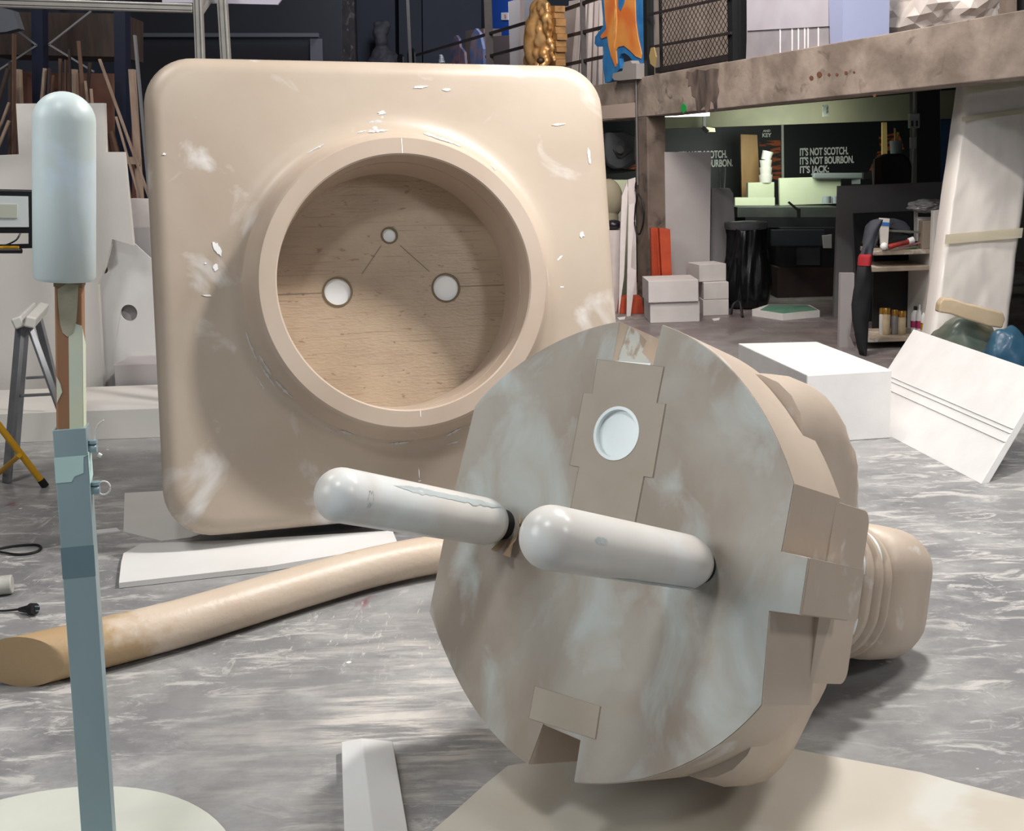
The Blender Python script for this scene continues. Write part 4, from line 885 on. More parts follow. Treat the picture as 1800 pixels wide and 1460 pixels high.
# ================================================================== UNDER THE MEZZANINE
YW = 13.3
pslab('black_poster', [(1040, 190), (1374, 196), (1378, 520), (1040, 520)], YW, .03, poster, 'big black advertising poster left of the white strip, partly hidden by grey panels', 'poster')
pslab('black_poster', [(1377, 190), (1630, 180), (1640, 520), (1380, 520)], YW, .03, poster, 'big black poster with three lines of white capital letters', 'poster')
pslab('divider_strip', [(1373.5, 216), (1377.5, 216), (1378.5, 330), (1374.5, 330)], YW - .03, .02, mat('strip_grey', (206, 210, 206), rough=.5), 'thin white strip between the two black posters', 'strip')
def text_mesh(name, txt, p0, height, width, m, par=None, label=None):
    cu = bpy.data.curves.new(name, 'FONT'); cu.body = txt; cu.size = 1; cu.offset = .028; cu.extrude = .002
    t = bpy.data.objects.new(name, cu); COL.objects.link(t); bpy.context.view_layer.update()
    me = bpy.data.meshes.new_from_object(t.evaluated_get(bpy.context.evaluated_depsgraph_get())); bpy.data.objects.remove(t)
    xs = [v.co.x for v in me.vertices]; y_ = [v.co.y for v in me.vertices]
    sx = width / (max(xs) - min(xs)); sy = height / (max(y_) - 0)
    for v in me.vertices:
        x, y, z = v.co; v.co = (((x - min(xs)) * sx), -z * 2, y * sy)
    me.materials.append(m); o = bpy.data.objects.new(name, me); COL.objects.link(o); o.location = p0
    if par is not None: o.parent = par; o.location = Vector(p0) - par.location
    return o
posters = [o for o in COL.objects if o.name.startswith('black_poster')]
for (dx, dy, par) in ((0, 0, posters[1]), (-213, 6, posters[0])):
    for txt, x0, x1, y0, y1 in (("IT'S NOT SCOTCH.", 1406, 1491, 273.5, 260), ("IT'S NOT BOURBON.", 1406, 1501, 289, 276), ("IT'S JACK:", 1406, 1457, 304, 291.5)):
        a, c, t_ = P(x0 + dx, y0 + dy, YW - .02), P(x1 + dx, y0 + dy - 1, YW - .02), P(x0 + dx, y1 + dy, YW - .02)
        text_mesh('poster_lettering', txt, a, t_.z - a.z, c.x - a.x, poster_txt, par)
a, c, t_ = P(1340, 241, YW - .02), P(1356, 241, YW - .02), P(1340, 234, YW - .02); text_mesh('poster_lettering', 'KEY', a, t_.z - a.z, c.x - a.x, poster_txt, posters[0])
a, c, t_ = P(1341, 232, YW - .02), P(1354, 232, YW - .02), P(1341, 228, YW - .02); text_mesh('poster_lettering', 'AND', a, t_.z - a.z, c.x - a.x, poster_txt, posters[0])
for q, par in (([(1335, 248), (1372, 246), (1373, 256), (1335, 257)], 0), ([(1354, 262), (1372, 258), (1374, 318), (1350, 312)], 0), ([(1545, 240), (1580, 232), (1590, 262), (1548, 266)], 1), ([(1543, 266), (1550, 266), (1540, 306), (1524, 310)], 1)):
    bm = BM(); add_slab(bm, ys(q, YW - .015), .01); part('orange_artwork', bm, poster_orange, posters[par])
# left bay between socket and column
pslab('black_poster', [(1030, 205), (1125, 200), (1125, 300), (1030, 310)], 12.0, .03, poster, 'black board under the beam between the socket and the concrete column', 'poster')
mp_ = BM(); add_slab(mp_, ys([(1062, 232), (1082, 232), (1096, 228), (1120, 240), (1120, 285), (1102, 296), (1080, 298), (1066, 290), (1058, 270)], 11.7), .30)
dm = solo('moulded_case', mp_, mat('moulded_black', (44, 45, 49), rough=.35), 'dark moulded plastic panel right of the socket corner', 'panel', bevel=.03, segs=3)
bm = BM(); add_slab(bm, ys([(1078, 262), (1090, 247), (1106, 252), (1113, 262), (1092, 278), (1086, 276)], 11.67), .04); part('recessed_pocket', bm, dark_mach, dm)
bm = BM(); add_cyl(bm, P(1090, 263, 11.65), P(1090, 263, 11.60), .04, seg=16); part('round_knob', bm, dark_mach, dm, smooth=True, angle=.6)
pslab('orange_strip_sheet', [(1074, 292), (1096, 280), (1120, 270), (1120, 298), (1085, 296)], 11.97, .03, poster_orange, 'orange and black striped sheet below the dark moulded panel', 'sheet')
pslab('white_board', [(1060, 316), (1104, 316), (1104, 560), (1060, 560)], 11.4, .05, foam_green, 'pale greenish-white board beside the socket edge', 'board', drop=0)
bm = BM(); c_ = P(1070, 350, 11.1); g = bmesh.ops.create_uvsphere(bm, u_segments=32, v_segments=20, radius=1); bmesh.ops.transform(bm, matrix=Matrix.Translation(c_) @ Matrix.Diagonal((.14, .12, .20, 1)), verts=g['verts']); add_cyl(bm, (c_.x, c_.y, 0), (c_.x, c_.y, c_.z - .1), .11, .09, 24)
solo('beige_egg_shape', bm, mat('dull_beige', (140, 132, 112), rough=.7), 'rounded beige form in front of the greenish board beside the socket', 'sculpture', smooth=True)
bm = BM(); c_ = P(1078, 395, 10.9); g = bmesh.ops.create_uvsphere(bm, u_segments=24, v_segments=14, radius=1); bmesh.ops.transform(bm, matrix=Matrix.Translation(c_) @ Matrix.Diagonal((.085, .08, .05, 1)), verts=g['verts'])
solo('black_bowl', bm, mat('bowl_black', (24, 22, 32), rough=.3), 'small black bowl beside the socket edge', 'bowl', smooth=True)
pslab('foam_slab', [(1060, 405), (1090, 405), (1090, 540), (1066, 540)], 10.8, .12, foam_pink, 'pinkish white foam block behind the socket edge', 'foam block', drop=0)
for i, (q, lab) in enumerate([([(1104, 316), (1117, 312), (1119, 520), (1106, 525)], 'grey pink panel standing directly left of the concrete column'), ([(1093, 345), (1102, 320), (1104, 330), (1097, 485), (1087, 525), (1090, 420)], 'slim pink foam wedge, left one beside the column'), ([(1105, 360), (1115, 358), (1109, 470), (1118, 475), (1108, 526), (1101, 524)], 'slim pink foam wedge, right one beside the column')]):
    pslab('pink_foam_slab', q, 10.55 - .06 * i if i else 10.9, .05, foam_pink, lab, 'panel', drop=0)
def frustum(name, q_bot, h, inset, m, lab, cat):
    bm = BM(); c = sum(q_bot, Vector()) / len(q_bot); lo_ = [bm.verts.new(p) for p in q_bot]; hi_ = [bm.verts.new(c + (p - c) * inset + Vector((0, 0, h))) for p in q_bot]
    for i in range(len(lo_)): j = (i + 1) % len(lo_); bm.faces.new((lo_[i], lo_[j], hi_[j], hi_[i]))
    bm.faces.new(lo_[::-1]); bm.faces.new(hi_); return solo(name, bm, m, lab, cat, bevel=.004)
a, c = G(1087, 551), G(1133, 551)
frustum('orange_block', [a, c, c + Vector((0, .3, 0)), a + Vector((0, .3, 0))], .15, .82, orange_b, 'orange tapered block on the floor at the foot of the column', 'block')
a, c = G(1070, 547), G(1092, 546)
frustum('orange_block', [a + Vector((0, .1, 0)), c + Vector((-.03, .12, 0)), c + Vector((-.03, .3, 0)), a + Vector((0, .3, 0))], .16, .9, orange_b, 'orange block half hidden behind the tapered one', 'block')
ob = pslab('orange_box', [(1144, 401), (1157, 401), (1164, 496), (1148, 496)], 10.5, .10, orange_b, 'narrow orange ribbed box leaning on the column, left one', 'box', drop=0)
for k in range(3):
    bm = BM(); add_bar(bm, P(1147 + k * 3.5, 402, 10.43), P(1151.5 + k * 4, 495, 10.43), .006, .006); part('rib', bm, mat('orange_dark', (170, 56, 24), rough=.6), ob)
pslab('orange_box', [(1159, 401), (1178, 403), (1183, 492), (1167, 492)], 10.4, .12, orange_b, 'wider orange box leaning beside the narrow ribbed one', 'box', drop=0)
pslab('grey_foam_slab', [(1168, 267), (1250, 267), (1247, 556), (1172, 556)], 10.75, .10, foam_grey, 'tall grey foam panel standing right of the orange boxes', 'foam panel', bevel=.004, drop=0)
pslab('grey_foam_slab', [(1251, 331), (1283, 331), (1289, 340), (1293, 420), (1293, 554), (1247, 554)], 11.0, .10, mat('foam_grey2', (140, 137, 139), rough=.8), 'shorter grey foam panel with a rounded corner behind the bin', 'foam panel', drop=0)
for i, x in enumerate((1266, 1272)):
    bm = BM(); add_tube(bm, [P(x, 330, 11.1), P(x - 2 + 4 * i, 294, 11.1)], .012, 10); solo('clear_tube', bm, mat('clear_grey', (130, 134, 132), rough=.2), ('left' if i == 0 else 'right') + ' clear tube standing on the shorter grey panel', 'tube', 'clear tubes', smooth=True)
def zbox(name, x0, x1, ybot_px, Y, depth, z0, z1, m, lab, cat, group=None, rot=0, bevel=.004):
    a, c = P(x0, ybot_px, Y), P(x1, ybot_px, Y); w = c.x - a.x; bm = BM(); add_box(bm, (0, depth / 2, (z1 - z0) / 2), (w, depth, z1 - z0), None)
    bmesh.ops.rotate(bm, verts=bm.verts, matrix=Matrix.Rotation(rot, 3, 'Z')); bmesh.ops.translate(bm, verts=bm.verts, vec=((a.x + c.x) / 2, Y, z0)); return solo(name, bm, m, lab, cat, group, bevel=bevel)
h1 = P(1185, 530, 9.93).z; h2 = P(1185, 492, 9.93).z
fg = 'foam blocks stacked in front of the grey panel'
zbox('foam_block', 1143, 1230, 560, 9.93, .45, 0, h1 - .004, foam_dim, 'lower white foam block of the front stack beside the bin', 'foam block', fg)
zbox('foam_block', 1140, 1228, 530, 9.90, .45, h1, h2, foam_dim, 'upper white foam block of the front stack beside the bin', 'foam block', fg)
h3, h4, h5 = P(1250, 523, 10.42).z, P(1250, 493, 10.42).z, P(1250, 463, 10.42).z
zbox('foam_block', 1236, 1281, 552, 10.286, .28, 0, h3 - .003, foam_dim, 'bottom block of the rear foam stack left of the bin', 'foam block', fg)
zbox('foam_block', 1237, 1281, 523, 10.286, .28, h3, h4 - .003, foam_dim, 'middle block of the rear foam stack left of the bin', 'foam block', fg)
zbox('foam_block', 1228, 1278, 493, 10.36, .30, h4, h5, foam_dim, 'top block of the rear foam stack left of the bin, turned slightly', 'foam block', fg, rot=.2)
for (x, y, lab) in [(1092, 558, 'small white scrap on the floor below the orange block'), (1258, 560, 'white scrap on the floor before the rear foam stack')]:
    pslab_ = slab('foam_scrap', [G(x - 7, y, .006), G(x + 8, y - 2, .006), G(x + 6, y + 2, .006), G(x - 4, y + 3, .006)], .005, paper_white, lab, 'scrap')
# bin with black liner
bc = G(1320, 545); bin_ = empty('waste_bin', 'tall bin lined with a black plastic bag right of the foam blocks', 'bin', bc + Vector((0, .2, 0)))
bz = P(1318, 392, bc.y).z
bm = BM(); add_lathe(bm, [(.17, .01), (.19, .04), (.20, .09), (.205, .15), (.205, .22), (.20, .3), (.195, .38), (.19, .46), (.185, .55), (.18, .65), (.18, bz - .06), (.17, bz - .03)], 72, (bc.x, bc.y + .22, 0), fold=lambda t, z: .07 * math.sin(t * 7 + z * 5) + .05 * math.sin(t * 13 - z * 9) + .03 * math.sin(t * 29 + z * 6) + (.16 * math.exp(-((z - .22) / .25) ** 2) * max(0, math.cos(t + .3)))); part('liner_bag', bm, bin_bag, bin_, smooth=True, angle=2)
bm = BM(); add_lathe(bm, [(.185, bz - .07), (.20, bz - .06), (.205, bz - .005), (.195, bz), (.18, bz - .01), (.17, bz - .05)], 48, (bc.x, bc.y + .22, 0), caps=False, fold=lambda t, z: .02 * math.sin(t * 9)); part('rim', bm, mat('bin_grey', (84, 84, 88), rough=.4), bin_, smooth=True, angle=1)
bm = BM(); add_tube(bm, cat_rom([G(1285, 553, .015), G(1285, 553, .015) + Vector((.02, .0, .09)), G(1300, 552, .015) + Vector((0, 0, .11)), G(1305, 556, .015)], 5), .012, 8); part('foot_bar', bm, dark_mach, bin_, smooth=True)
# floor board with green top
q = [G(1322, 555, 0), G(1376, 563, 0), G(1441, 557, 0), G(1424, 547, 0), G(1350, 546, 0)]
bm = BM(); gbox(bm, q, 0, .06); gb = solo('green_topped_board', bm, foam, 'white foam slab with a greenish top lying on the floor by the bin', 'foam slab')
bm = BM(); gbox(bm, [G(1336, 545, .06), G(1376, 551, .06), G(1437, 545, .06), G(1420, 537, .06), G(1352, 536, .06)], .06, .064); part('green_coat', bm, green_top, gb)
# workbench zone
pslab('wood_board', [(1302, 236), (1331, 237), (1336, 330), (1312, 348), (1307, 348)], 12.5, .05, mat('tan_wood', (146, 112, 66), (128, 96, 56), 4, .6, stretch=(3, 3, .4)), 'upright tan wooden board in front of the left black poster', 'board', drop=0)
for i, (y0, y1, w) in enumerate([(315, 301, .075), (301, 288, .07), (288, 275, .068), (275, 260, .06)]):
    a, c = P(1346, y0 + 6, 12.24), P(1346 + (4 if i == 3 else 0), y1 + 6, 12.24); bm = BM(); add_cyl(bm, a, c, w * .85, w, 20); solo('white_bucket', bm, board_white, ['bottom', 'second from the bottom', 'third from the bottom', 'topmost, tilted'][i] + ' white tub of the stack beside the tan board', 'tub', 'stacked white tubs', smooth=True, angle=.6)
pslab('foam_board', [(1315, 321), (1361, 320), (1361, 366), (1315, 366)], 12.2, .10, foam_green, 'square pale board standing on the bench left of the wide one', 'foam board', drop=P(1390, 364, 11.5).z)
pslab('foam_board', [(1292, 347), (1362, 347), (1362, 366), (1292, 366)], 12.0, .05, foam_green, 'low pale board at the left end of the bench', 'foam board', drop=P(1390, 364, 11.5).z)
pslab('foam_board', [(1370, 313), (1478, 310), (1478, 363), (1371, 363)], 12.0, .05, foam_green, 'wide pale foam board standing on the bench', 'foam board', drop=P(1390, 364, 11.5).z)
zb0 = P(1392, 366, 11.7).z
bnch = empty('workbench', 'long dark workbench under the upper floor behind the bin', 'bench', P(1390, 540, 11.6) * 1); bnch.location.z = 0
def bp(name, x0, x1, y0, y1, Y, th, m):
    bm = BM(); add_slab(bm, ys([(x0, y0), (x1, y0), (x1, y1), (x0, y1)], Y), th); return part(name, bm, m, bnch, bevel=.003)
bp('bench_top', 1296, 1480, 364, 382, 11.5, .95, mat('bench_grey', (72, 76, 72), (56, 60, 58), 4, .5))
bp('apron', 1310, 1476, 382, 400, 11.5, .5, dark_mach); bp('cabinet', 1372, 1470, 400, 470, 11.4, .5, dark_mach)
bp('drawer_front', 1356, 1450, 404, 432, 11.3, .06, mat('dark_blue_grey', (38, 42, 48), rough=.5)); bp('lower_panel', 1400, 1442, 432, 466, 11.35, .03, mat('dim_grey', (60, 62, 64), rough=.7)); bp('plinth', 1366, 1476, 470, 530, 11.4, .5, terracotta)
bp('bench_leg', 1312, 1322, 400, 540, 11.5, .06, dark_mach)
bm = BM(); add_bar(bm, P(1386, 355, 11.4), P(1405, 371, 11.4), .03, .02); add_bar(bm, P(1404, 366, 11.4), P(1404, 382, 11.4), .03, .03); solo('clamp', bm, black, 'small black clamp on the front edge of the workbench', 'clamp')
for i, (x, w) in enumerate(((1453, .045), (1468, .035))):
    bm = BM(); a = P(x, 357, 11.6); c = P(x, 345, 11.6); add_cyl(bm, a, c, w, seg=20); solo('tape_roll', bm, mat('roll_grey', (150, 160, 168), rough=.5), ('larger' if i == 0 else 'smaller') + ' pale blue roll on the workbench before the wide board', 'roll', smooth=True, angle=.6)
pslab('hanging_sheet', [(1446, 414), (1462, 412), (1462, 436), (1448, 436)], 11.28, .02, foam_grey, 'small grey sheet sticking out of the bench beside the dark panel', 'sheet')
bm = BM(); add_bar(bm, P(1428, 309, 11.93), P(1520, 309, 11.93), .065, .065); gtb = solo('power_tool', bm, mat('tool_grey', (122, 128, 130), rough=.4), 'long grey power tool lying below the poster lettering', 'tool', bevel=.02, segs=3)
bm = BM(); add_bar(bm, P(1514, 309, 11.92), P(1546, 310, 11.92), .08, .08); part('tool_head', bm, dark_mach, gtb, bevel=.01)
bm = BM(); add_bar(bm, P(1505, 311, 11.95), P(1505, 322, 11.965), .09, .06); part('tool_grip', bm, MATS['tool_grey'], gtb)
# dark panels
pslab('dark_grey_board', [(1474, 327), (1668, 319), (1668, 545), (1466, 540)], 9.9, .05, dark_panel, 'large dark grey board standing behind the shelf trolley', 'board', drop=0)
pslab('black_board', [(1502, 375), (1640, 370), (1640, 575), (1512, 575)], 9.6, .05, mat('black_board', (26, 27, 31), rough=.6), 'smaller black board in front of the large dark grey one', 'board', drop=0)
pslab('black_pillar', [(1612, 150), (1652, 150), (1660, 324), (1616, 324)], 10.95, .2, mat('pillar_black', (26, 26, 28), rough=.5), 'black upright cabinet beside the wrapped slab', 'cabinet', drop=0)
pslab('blue_board', [(1655, 150), (1720, 150), (1700, 360), (1650, 360)], 11.6, .05, mat('dull_blue', (28, 50, 84), rough=.6), 'dull blue board seen between cabinet and wrapped slab', 'board', drop=0)
bm = BM(); add_slab(bm, ys([(1599, 199), (1617, 199), (1617, 225), (1599, 225)], 10.6), .05); sb = solo('socket_box', bm, mat('switch_grey', (158, 160, 164), rough=.4), 'grey wall socket box hanging above the black cabinet', 'socket box', bevel=.006)
for x in (1604, 1612):
    bm = BM(); add_slab(bm, ys([(x - 1.5, 212), (x + 1.5, 212), (x + 1.5, 222), (x - 1.5, 222)], 10.59), .012); part('plug_opening', bm, dark_mach, sb)
bm = BM(); add_tube(bm, cat_rom([Vector((P(1607, 222, 10.61).x, 10.64, zt - .115)), P(1607, 222, 10.64), P(1606, 245, 10.6), P(1605, 290, 10.6), P(1604, 322, 10.6)], 4), .012, 8); cbv = solo('white_cable', bm, MATS['switch_grey'], 'white cable hanging from the grey socket box', 'cable', smooth=True)
bm = BM(); add_slab(bm, ys([(1601, 241), (1611, 241), (1611, 261), (1601, 261)], 10.58), .04); part('inline_switch', bm, MATS['switch_grey'], cbv, bevel=.005)
pslab('wood_batten', [(1551, 215), (1559, 215), (1560, 276), (1551, 276)], 11.6, .03, mat('pale_pine', (176, 150, 96), rough=.6), 'upright pale wooden batten right of the poster lettering', 'batten')
bm = BM(); a, c = P(1575, 271, 10.98), P(1575, 247, 10.98); add_cyl(bm, a, c, .052, .06, 20); solo('grey_bucket', bm, mat('bucket_grey', (128, 138, 142), rough=.5), 'grey bucket holding yellow sticks above the black chair', 'bucket', smooth=True, angle=.6)
for x, y, lab in ((1573, 225, 'left'), (1579, 232, 'right')):
    bm = BM(); add_bar(bm, P(x, y, 10.98), P(1575 + (x - 1576) * .3, 258, 10.98), .014, .014); solo('yellow_stick', bm, mat('stick_yellow', (190, 170, 90), rough=.6), lab + ' yellow stick in the grey bucket', 'stick', 'sticks in the grey bucket')
bm = BM(); q_ = ys([(1540, 330), (1538, 295), (1545, 276), (1560, 270), (1588, 270), (1600, 280), (1606, 300), (1606, 330)], 10.9); add_slab(bm, q_, .12); solo('black_chair', bm, mat('chair_dark', (34, 28, 30), rough=.6), 'back of a dark padded chair above the dark grey board', 'chair', bevel=.03, segs=3)
pslab('brown_cloth', [(1537, 325), (1538, 280), (1548, 275), (1552, 325)], 10.85, .05, mat('cloth_brown', (66, 54, 46), rough=.9), 'brown cloth draped on the left side of the dark chair', 'cloth')

# ================================================================== SHELF TROLLEY (right)
tr_ = empty('shelf_trolley', 'low wooden shelf trolley with paint cans and tubes right of the hanging jacket', 'shelf', G(1580, 625)); YT = 8.2
def tp_(name, q, Y, th, m, **k): bm = BM(); add_slab(bm, ys(q, Y), th); return part(name, bm, m, tr_, **k)
def shelf(x0, yl, x1, yr, thp):
    a, c = P(x0, yl, YT), P(x1, yr, YT); bm = BM(); z1 = max(a.z, c.z); t = .034
    gbox(bm, [Vector((a.x, YT, 0)), Vector((c.x, YT, 0)), Vector((c.x + .04, YT + .45, 0)), Vector((a.x + .04, YT + .45, 0))], z1 - t, z1); part('shelf_board', bm, shelf_w, tr_, bevel=.004); return z1
zs1 = shelf(1536, 441, 1638, 450, 8); zs2 = shelf(1533, 470, 1637, 479, 8); zs3 = shelf(1524, 594, 1634, 603, 8) + .001
for (x0, x1) in ((1636, 1641),):
    a, c = P(x0, 438, YT), P(x1, 438, YT); bm = BM(); add_box(bm, ((a.x + c.x) / 2, YT + .22, a.z / 2), (c.x - a.x, .46, a.z)); part('side_panel', bm, board_white, tr_)
bm = BM(); a = P(1590, 480, YT + .5); add_bar(bm, a, Vector((a.x, a.y, 0)), .03, .03); part('back_post', bm, dark_mach, tr_)
bm = BM(); a, c = P(1530, 450, YT + .45), P(1645, 620, YT + .48); add_box(bm, ((a.x + c.x) / 2 + .03, YT + .47, (a.z) / 2), (c.x - a.x, .015, a.z)); part('back_panel', bm, MATS['black_board'], tr_)
pslab('white_board', [(1641, 370), (1662, 368), (1650, 600), (1633, 600)], 7.95, .05, board_white, 'narrow white panel standing between the shelf trolley and the wrapped slab', 'panel', bevel=.004, drop=0)
pslab('white_board', [(1478, 480), (1502, 480), (1500, 540), (1494, 590), (1502, 632), (1475, 625)], 8.35, .05, foam_grey, 'narrow grey-white panel leaning left of the black jacket', 'panel', drop=0)
# jacket
jk = empty('work_jacket', 'black and grey work jacket with a red band hanging from the shelf trolley', 'jacket', P(1515, 625, 7.95))
def jpart(name, loops, m, dep=.10):
    bm = BM(); rings = []
    for (xl, xr, y) in loops:
        a, c = P(xl, y, 8.0), P(xr, y, 8.0); mid = (a + c) / 2; hw = (c.x - a.x) / 2
        rings.append([bm.verts.new(mid + Vector((hw * math.cos(t), dep * .5 * math.sin(t) * (1 + .25 * math.sin(3 * t + y * .08)), 0))) for t in [2 * PI * k / 20 for k in range(20)]])
    for i in range(len(rings) - 1):
        for k in range(20): bm.faces.new((rings[i][k], rings[i][(k + 1) % 20], rings[i + 1][(k + 1) % 20], rings[i + 1][k]))
    bm.faces.new(rings[0]); bm.faces.new(rings[-1][::-1]); return part(name, bm, m, jk, smooth=True, angle=1.5)
jpart('lower_sleeve', [(1508, 1531, 467), (1505, 1532, 490), (1500, 1532, 510), (1497, 1530, 535), (1498, 1527, 560), (1503, 1525, 590), (1508, 1524, 612), (1512, 1522, 624)], fabric_k)
jpart('red_band', [(1512, 1533, 446), (1509, 1532, 452), (1508, 1532, 466)], fabric_r, .105)
jpart('upper_sleeve', [(1536, 1552, 386), (1529, 1550, 393), (1524, 1543, 408), (1519, 1537, 425), (1513, 1533, 446)], fabric_g)
bm = BM(); add_slab(bm, ys([(1524, 398), (1534, 388), (1550, 383), (1575, 384), (1592, 389), (1601, 400), (1604, 413), (1592, 410), (1562, 400), (1550, 410), (1542, 430), (1536, 440), (1518, 430)], 8.44), .06); part('collar', bm, fabric_g, jk, bevel=.02, segs=3)
bm = BM(); add_slab(bm, ys([(1550, 398), (1596, 402), (1604, 432), (1545, 434)], 8.47), .05); part('lining', bm, fabric_k, jk, bevel=.01)

# top shelf items
bm = BM(); q = ys([(1547, 383), (1564, 384), (1561, 430), (1549, 430)], 8.22); add_slab(bm, q, .03); tb_ = solo('paint_tube_box', bm, board_white, 'upright white and blue carton on the top shelf of the trolley', 'carton', bevel=.003)
bm = BM(); add_slab(bm, ys([(1547.5, 390), (1563.5, 391), (1563, 397), (1548, 396)], 8.215), .004); part('blue_band', bm, mat('label_blue', (50, 110, 180), rough=.5), tb_)
bm = BM(); add_cyl(bm, P(1562, 434, 8.2), P(1598, 424, 8.2), .02, .016, 16); rt = solo('red_paint_tube', bm, mat('tube_red', (190, 60, 50), (40, 36, 36), 9, .4, stretch=(1, 1, 1)), 'red and black paint tube lying on the top shelf', 'tube', smooth=True, angle=.6)
bm = BM(); add_cyl(bm, P(1597, 424, 8.2), P(1606, 421, 8.2), .024, seg=16); part('cap', bm, plaster_mark, rt, smooth=True, angle=.6)
for i, (a, c, w, m, lab) in enumerate([((1551, 421), (1596, 416), .016, dark_mach, 'long dark tool lying above the red paint tube'), ((1562, 405), (1616, 408), .016, mat('spatula_grey', (110, 112, 104), rough=.4), 'long grey-green spatula lying across the top shelf'), ((1580, 435), (1618, 426), .012, mat('pink_handle', (170, 120, 126), rough=.5), 'thin pink-grey stick lying right of the red tube'), ((1594, 438), (1612, 436), .012, mat('green_handle', (50, 110, 60), rough=.5), 'short green tool on the front of the top shelf')]):
    bm = BM(); add_bar(bm, P(*a, 8.26), P(*c, 8.26), w, w); solo('hand_tool', bm, m, lab, 'tool', 'tools on the top shelf')
bm = BM(); g = bmesh.ops.create_icosphere(bm, subdivisions=2, radius=.03); bmesh.ops.translate(bm, verts=bm.verts, vec=P(1554, 433, 8.2)); solo('white_roll', bm, plaster_mark, 'small white crumpled roll at the left front of the top shelf', 'roll', smooth=True)
bm = BM(); add_slab(bm, ys([(1613, 372), (1642, 372), (1642, 424), (1613, 424)], 8.45), .08); wb = solo('product_box', bm, board_white, 'white box with a black top band behind the beige carton', 'box')
bm = BM(); add_slab(bm, ys([(1614, 374), (1642, 374), (1642, 381), (1614, 381)], 8.445), .004); part('black_band', bm, black, wb)
zbox('beige_carton', 1621, 1640, 440, 8.22, .09, zs1, P(1630, 388, 8.22).z, mat('dull_beige_box', (158, 144, 128), rough=.7), 'beige carton at the right end of the top shelf', 'box')
bm = BM(); bmesh.ops.create_icosphere(bm, subdivisions=4, radius=1); c_ = P(1630, 362, 8.4)
for v in bm.verts:
    v.co *= 1 + .3 * noise.noise(v.co * 2.5) + .1 * noise.noise(v.co * 6); v.co = c_ + Vector((v.co.x * .135, v.co.y * .09, v.co.z * .05))
solo('plastic_bag', bm, clear_bag, 'translucent crumpled plastic bag on top of the white box', 'bag')
# cans and bottles on the lower shelf
goldc = mat('can_gold', (186, 140, 70), rough=.25, metal=.7); canb = mat('can_body', (196, 180, 150), (170, 150, 116), 14, .35)
def can(x, w, top, lab, body):
    a = P(x, 590, 8.33); e = empty('spray_can', lab, 'spray can', Vector((a.x, a.y, zs3)), 'spray cans on the lower shelf'); zt_ = P(x, top, 8.33).z; r = w * 8.33 / F_PX / 2
    bm = BM(); add_lathe(bm, [(r * .9, 0), (r, .006), (r, zt_ - zs3 - .055), (r * .85, zt_ - zs3 - .045)], 24, e.location); part('can_body', bm, body, e, smooth=True, angle=.6)
    bm = BM(); add_lathe(bm, [(r * .95, zt_ - zs3 - .045), (r * .95, zt_ - zs3 - .006), (r * .85, zt_ - zs3)], 24, e.location); part('can_cap', bm, goldc, e, smooth=True, angle=.6)
can(1549, 8, 541, 'leftmost spray can, half hidden behind its neighbour', mat('can_white', (200, 196, 190), rough=.4)); can(1557, 15, 541, 'tall gold-capped spray can with a yellow label, second from the left', canb)
can(1572, 12, 544, 'narrow spray can with a shiny silver-gold cap, in the middle', mat('can_silver', (150, 148, 150), rough=.3, metal=.5)); can(1584.5, 15, 546, 'gold-capped spray can right of the silver one', canb)
for i, (x, top, w, dY, lab) in enumerate([(1608, 538, 15, .1, 'white bottle with a dark cap, leftmost of three'), (1617, 535, 15, .04, 'tallest white bottle, middle of three'), (1627, 540, 18, -.04, 'white bottle with a yellow and black label, rightmost of three')]):
    Y = 8.35 + dY; a = P(x, 590, Y); r = w * Y / F_PX / 2; H_ = P(x, top, Y).z - zs3; e = empty('plastic_bottle', lab, 'bottle', Vector((a.x, a.y, zs3)), 'white bottles on the lower shelf')
    bm = BM(); add_lathe(bm, [(r * .9, 0), (r, .008), (r, H_ * .60), (r * .9, H_ * .70), (r * .6, H_ * .79), (r * .42, H_ * .84), (r * .4, H_ * .88)], 24, e.location); part('bottle_body', bm, plaster_mark, e, smooth=True, angle=.7)
    bm = BM(); add_lathe(bm, [(r * .42, H_ * .84), (r * .42, H_ * .97), (r * .38, H_)], 20, e.location); part('cap', bm, dark_mach if i == 0 else plaster_mark, e, smooth=True, angle=.6)
    bm = BM(); add_lathe(bm, [(r * 1.02, .03), (r * 1.02, H_ * .42)], 24, e.location, caps=False); part('bottle_label', bm, mat('label_pink', (196, 60, 120), (30, 26, 30), 18, .4) if i < 2 else mat('label_yellow', (206, 170, 40), (24, 22, 24), 16, .4), e, smooth=True, angle=.7)

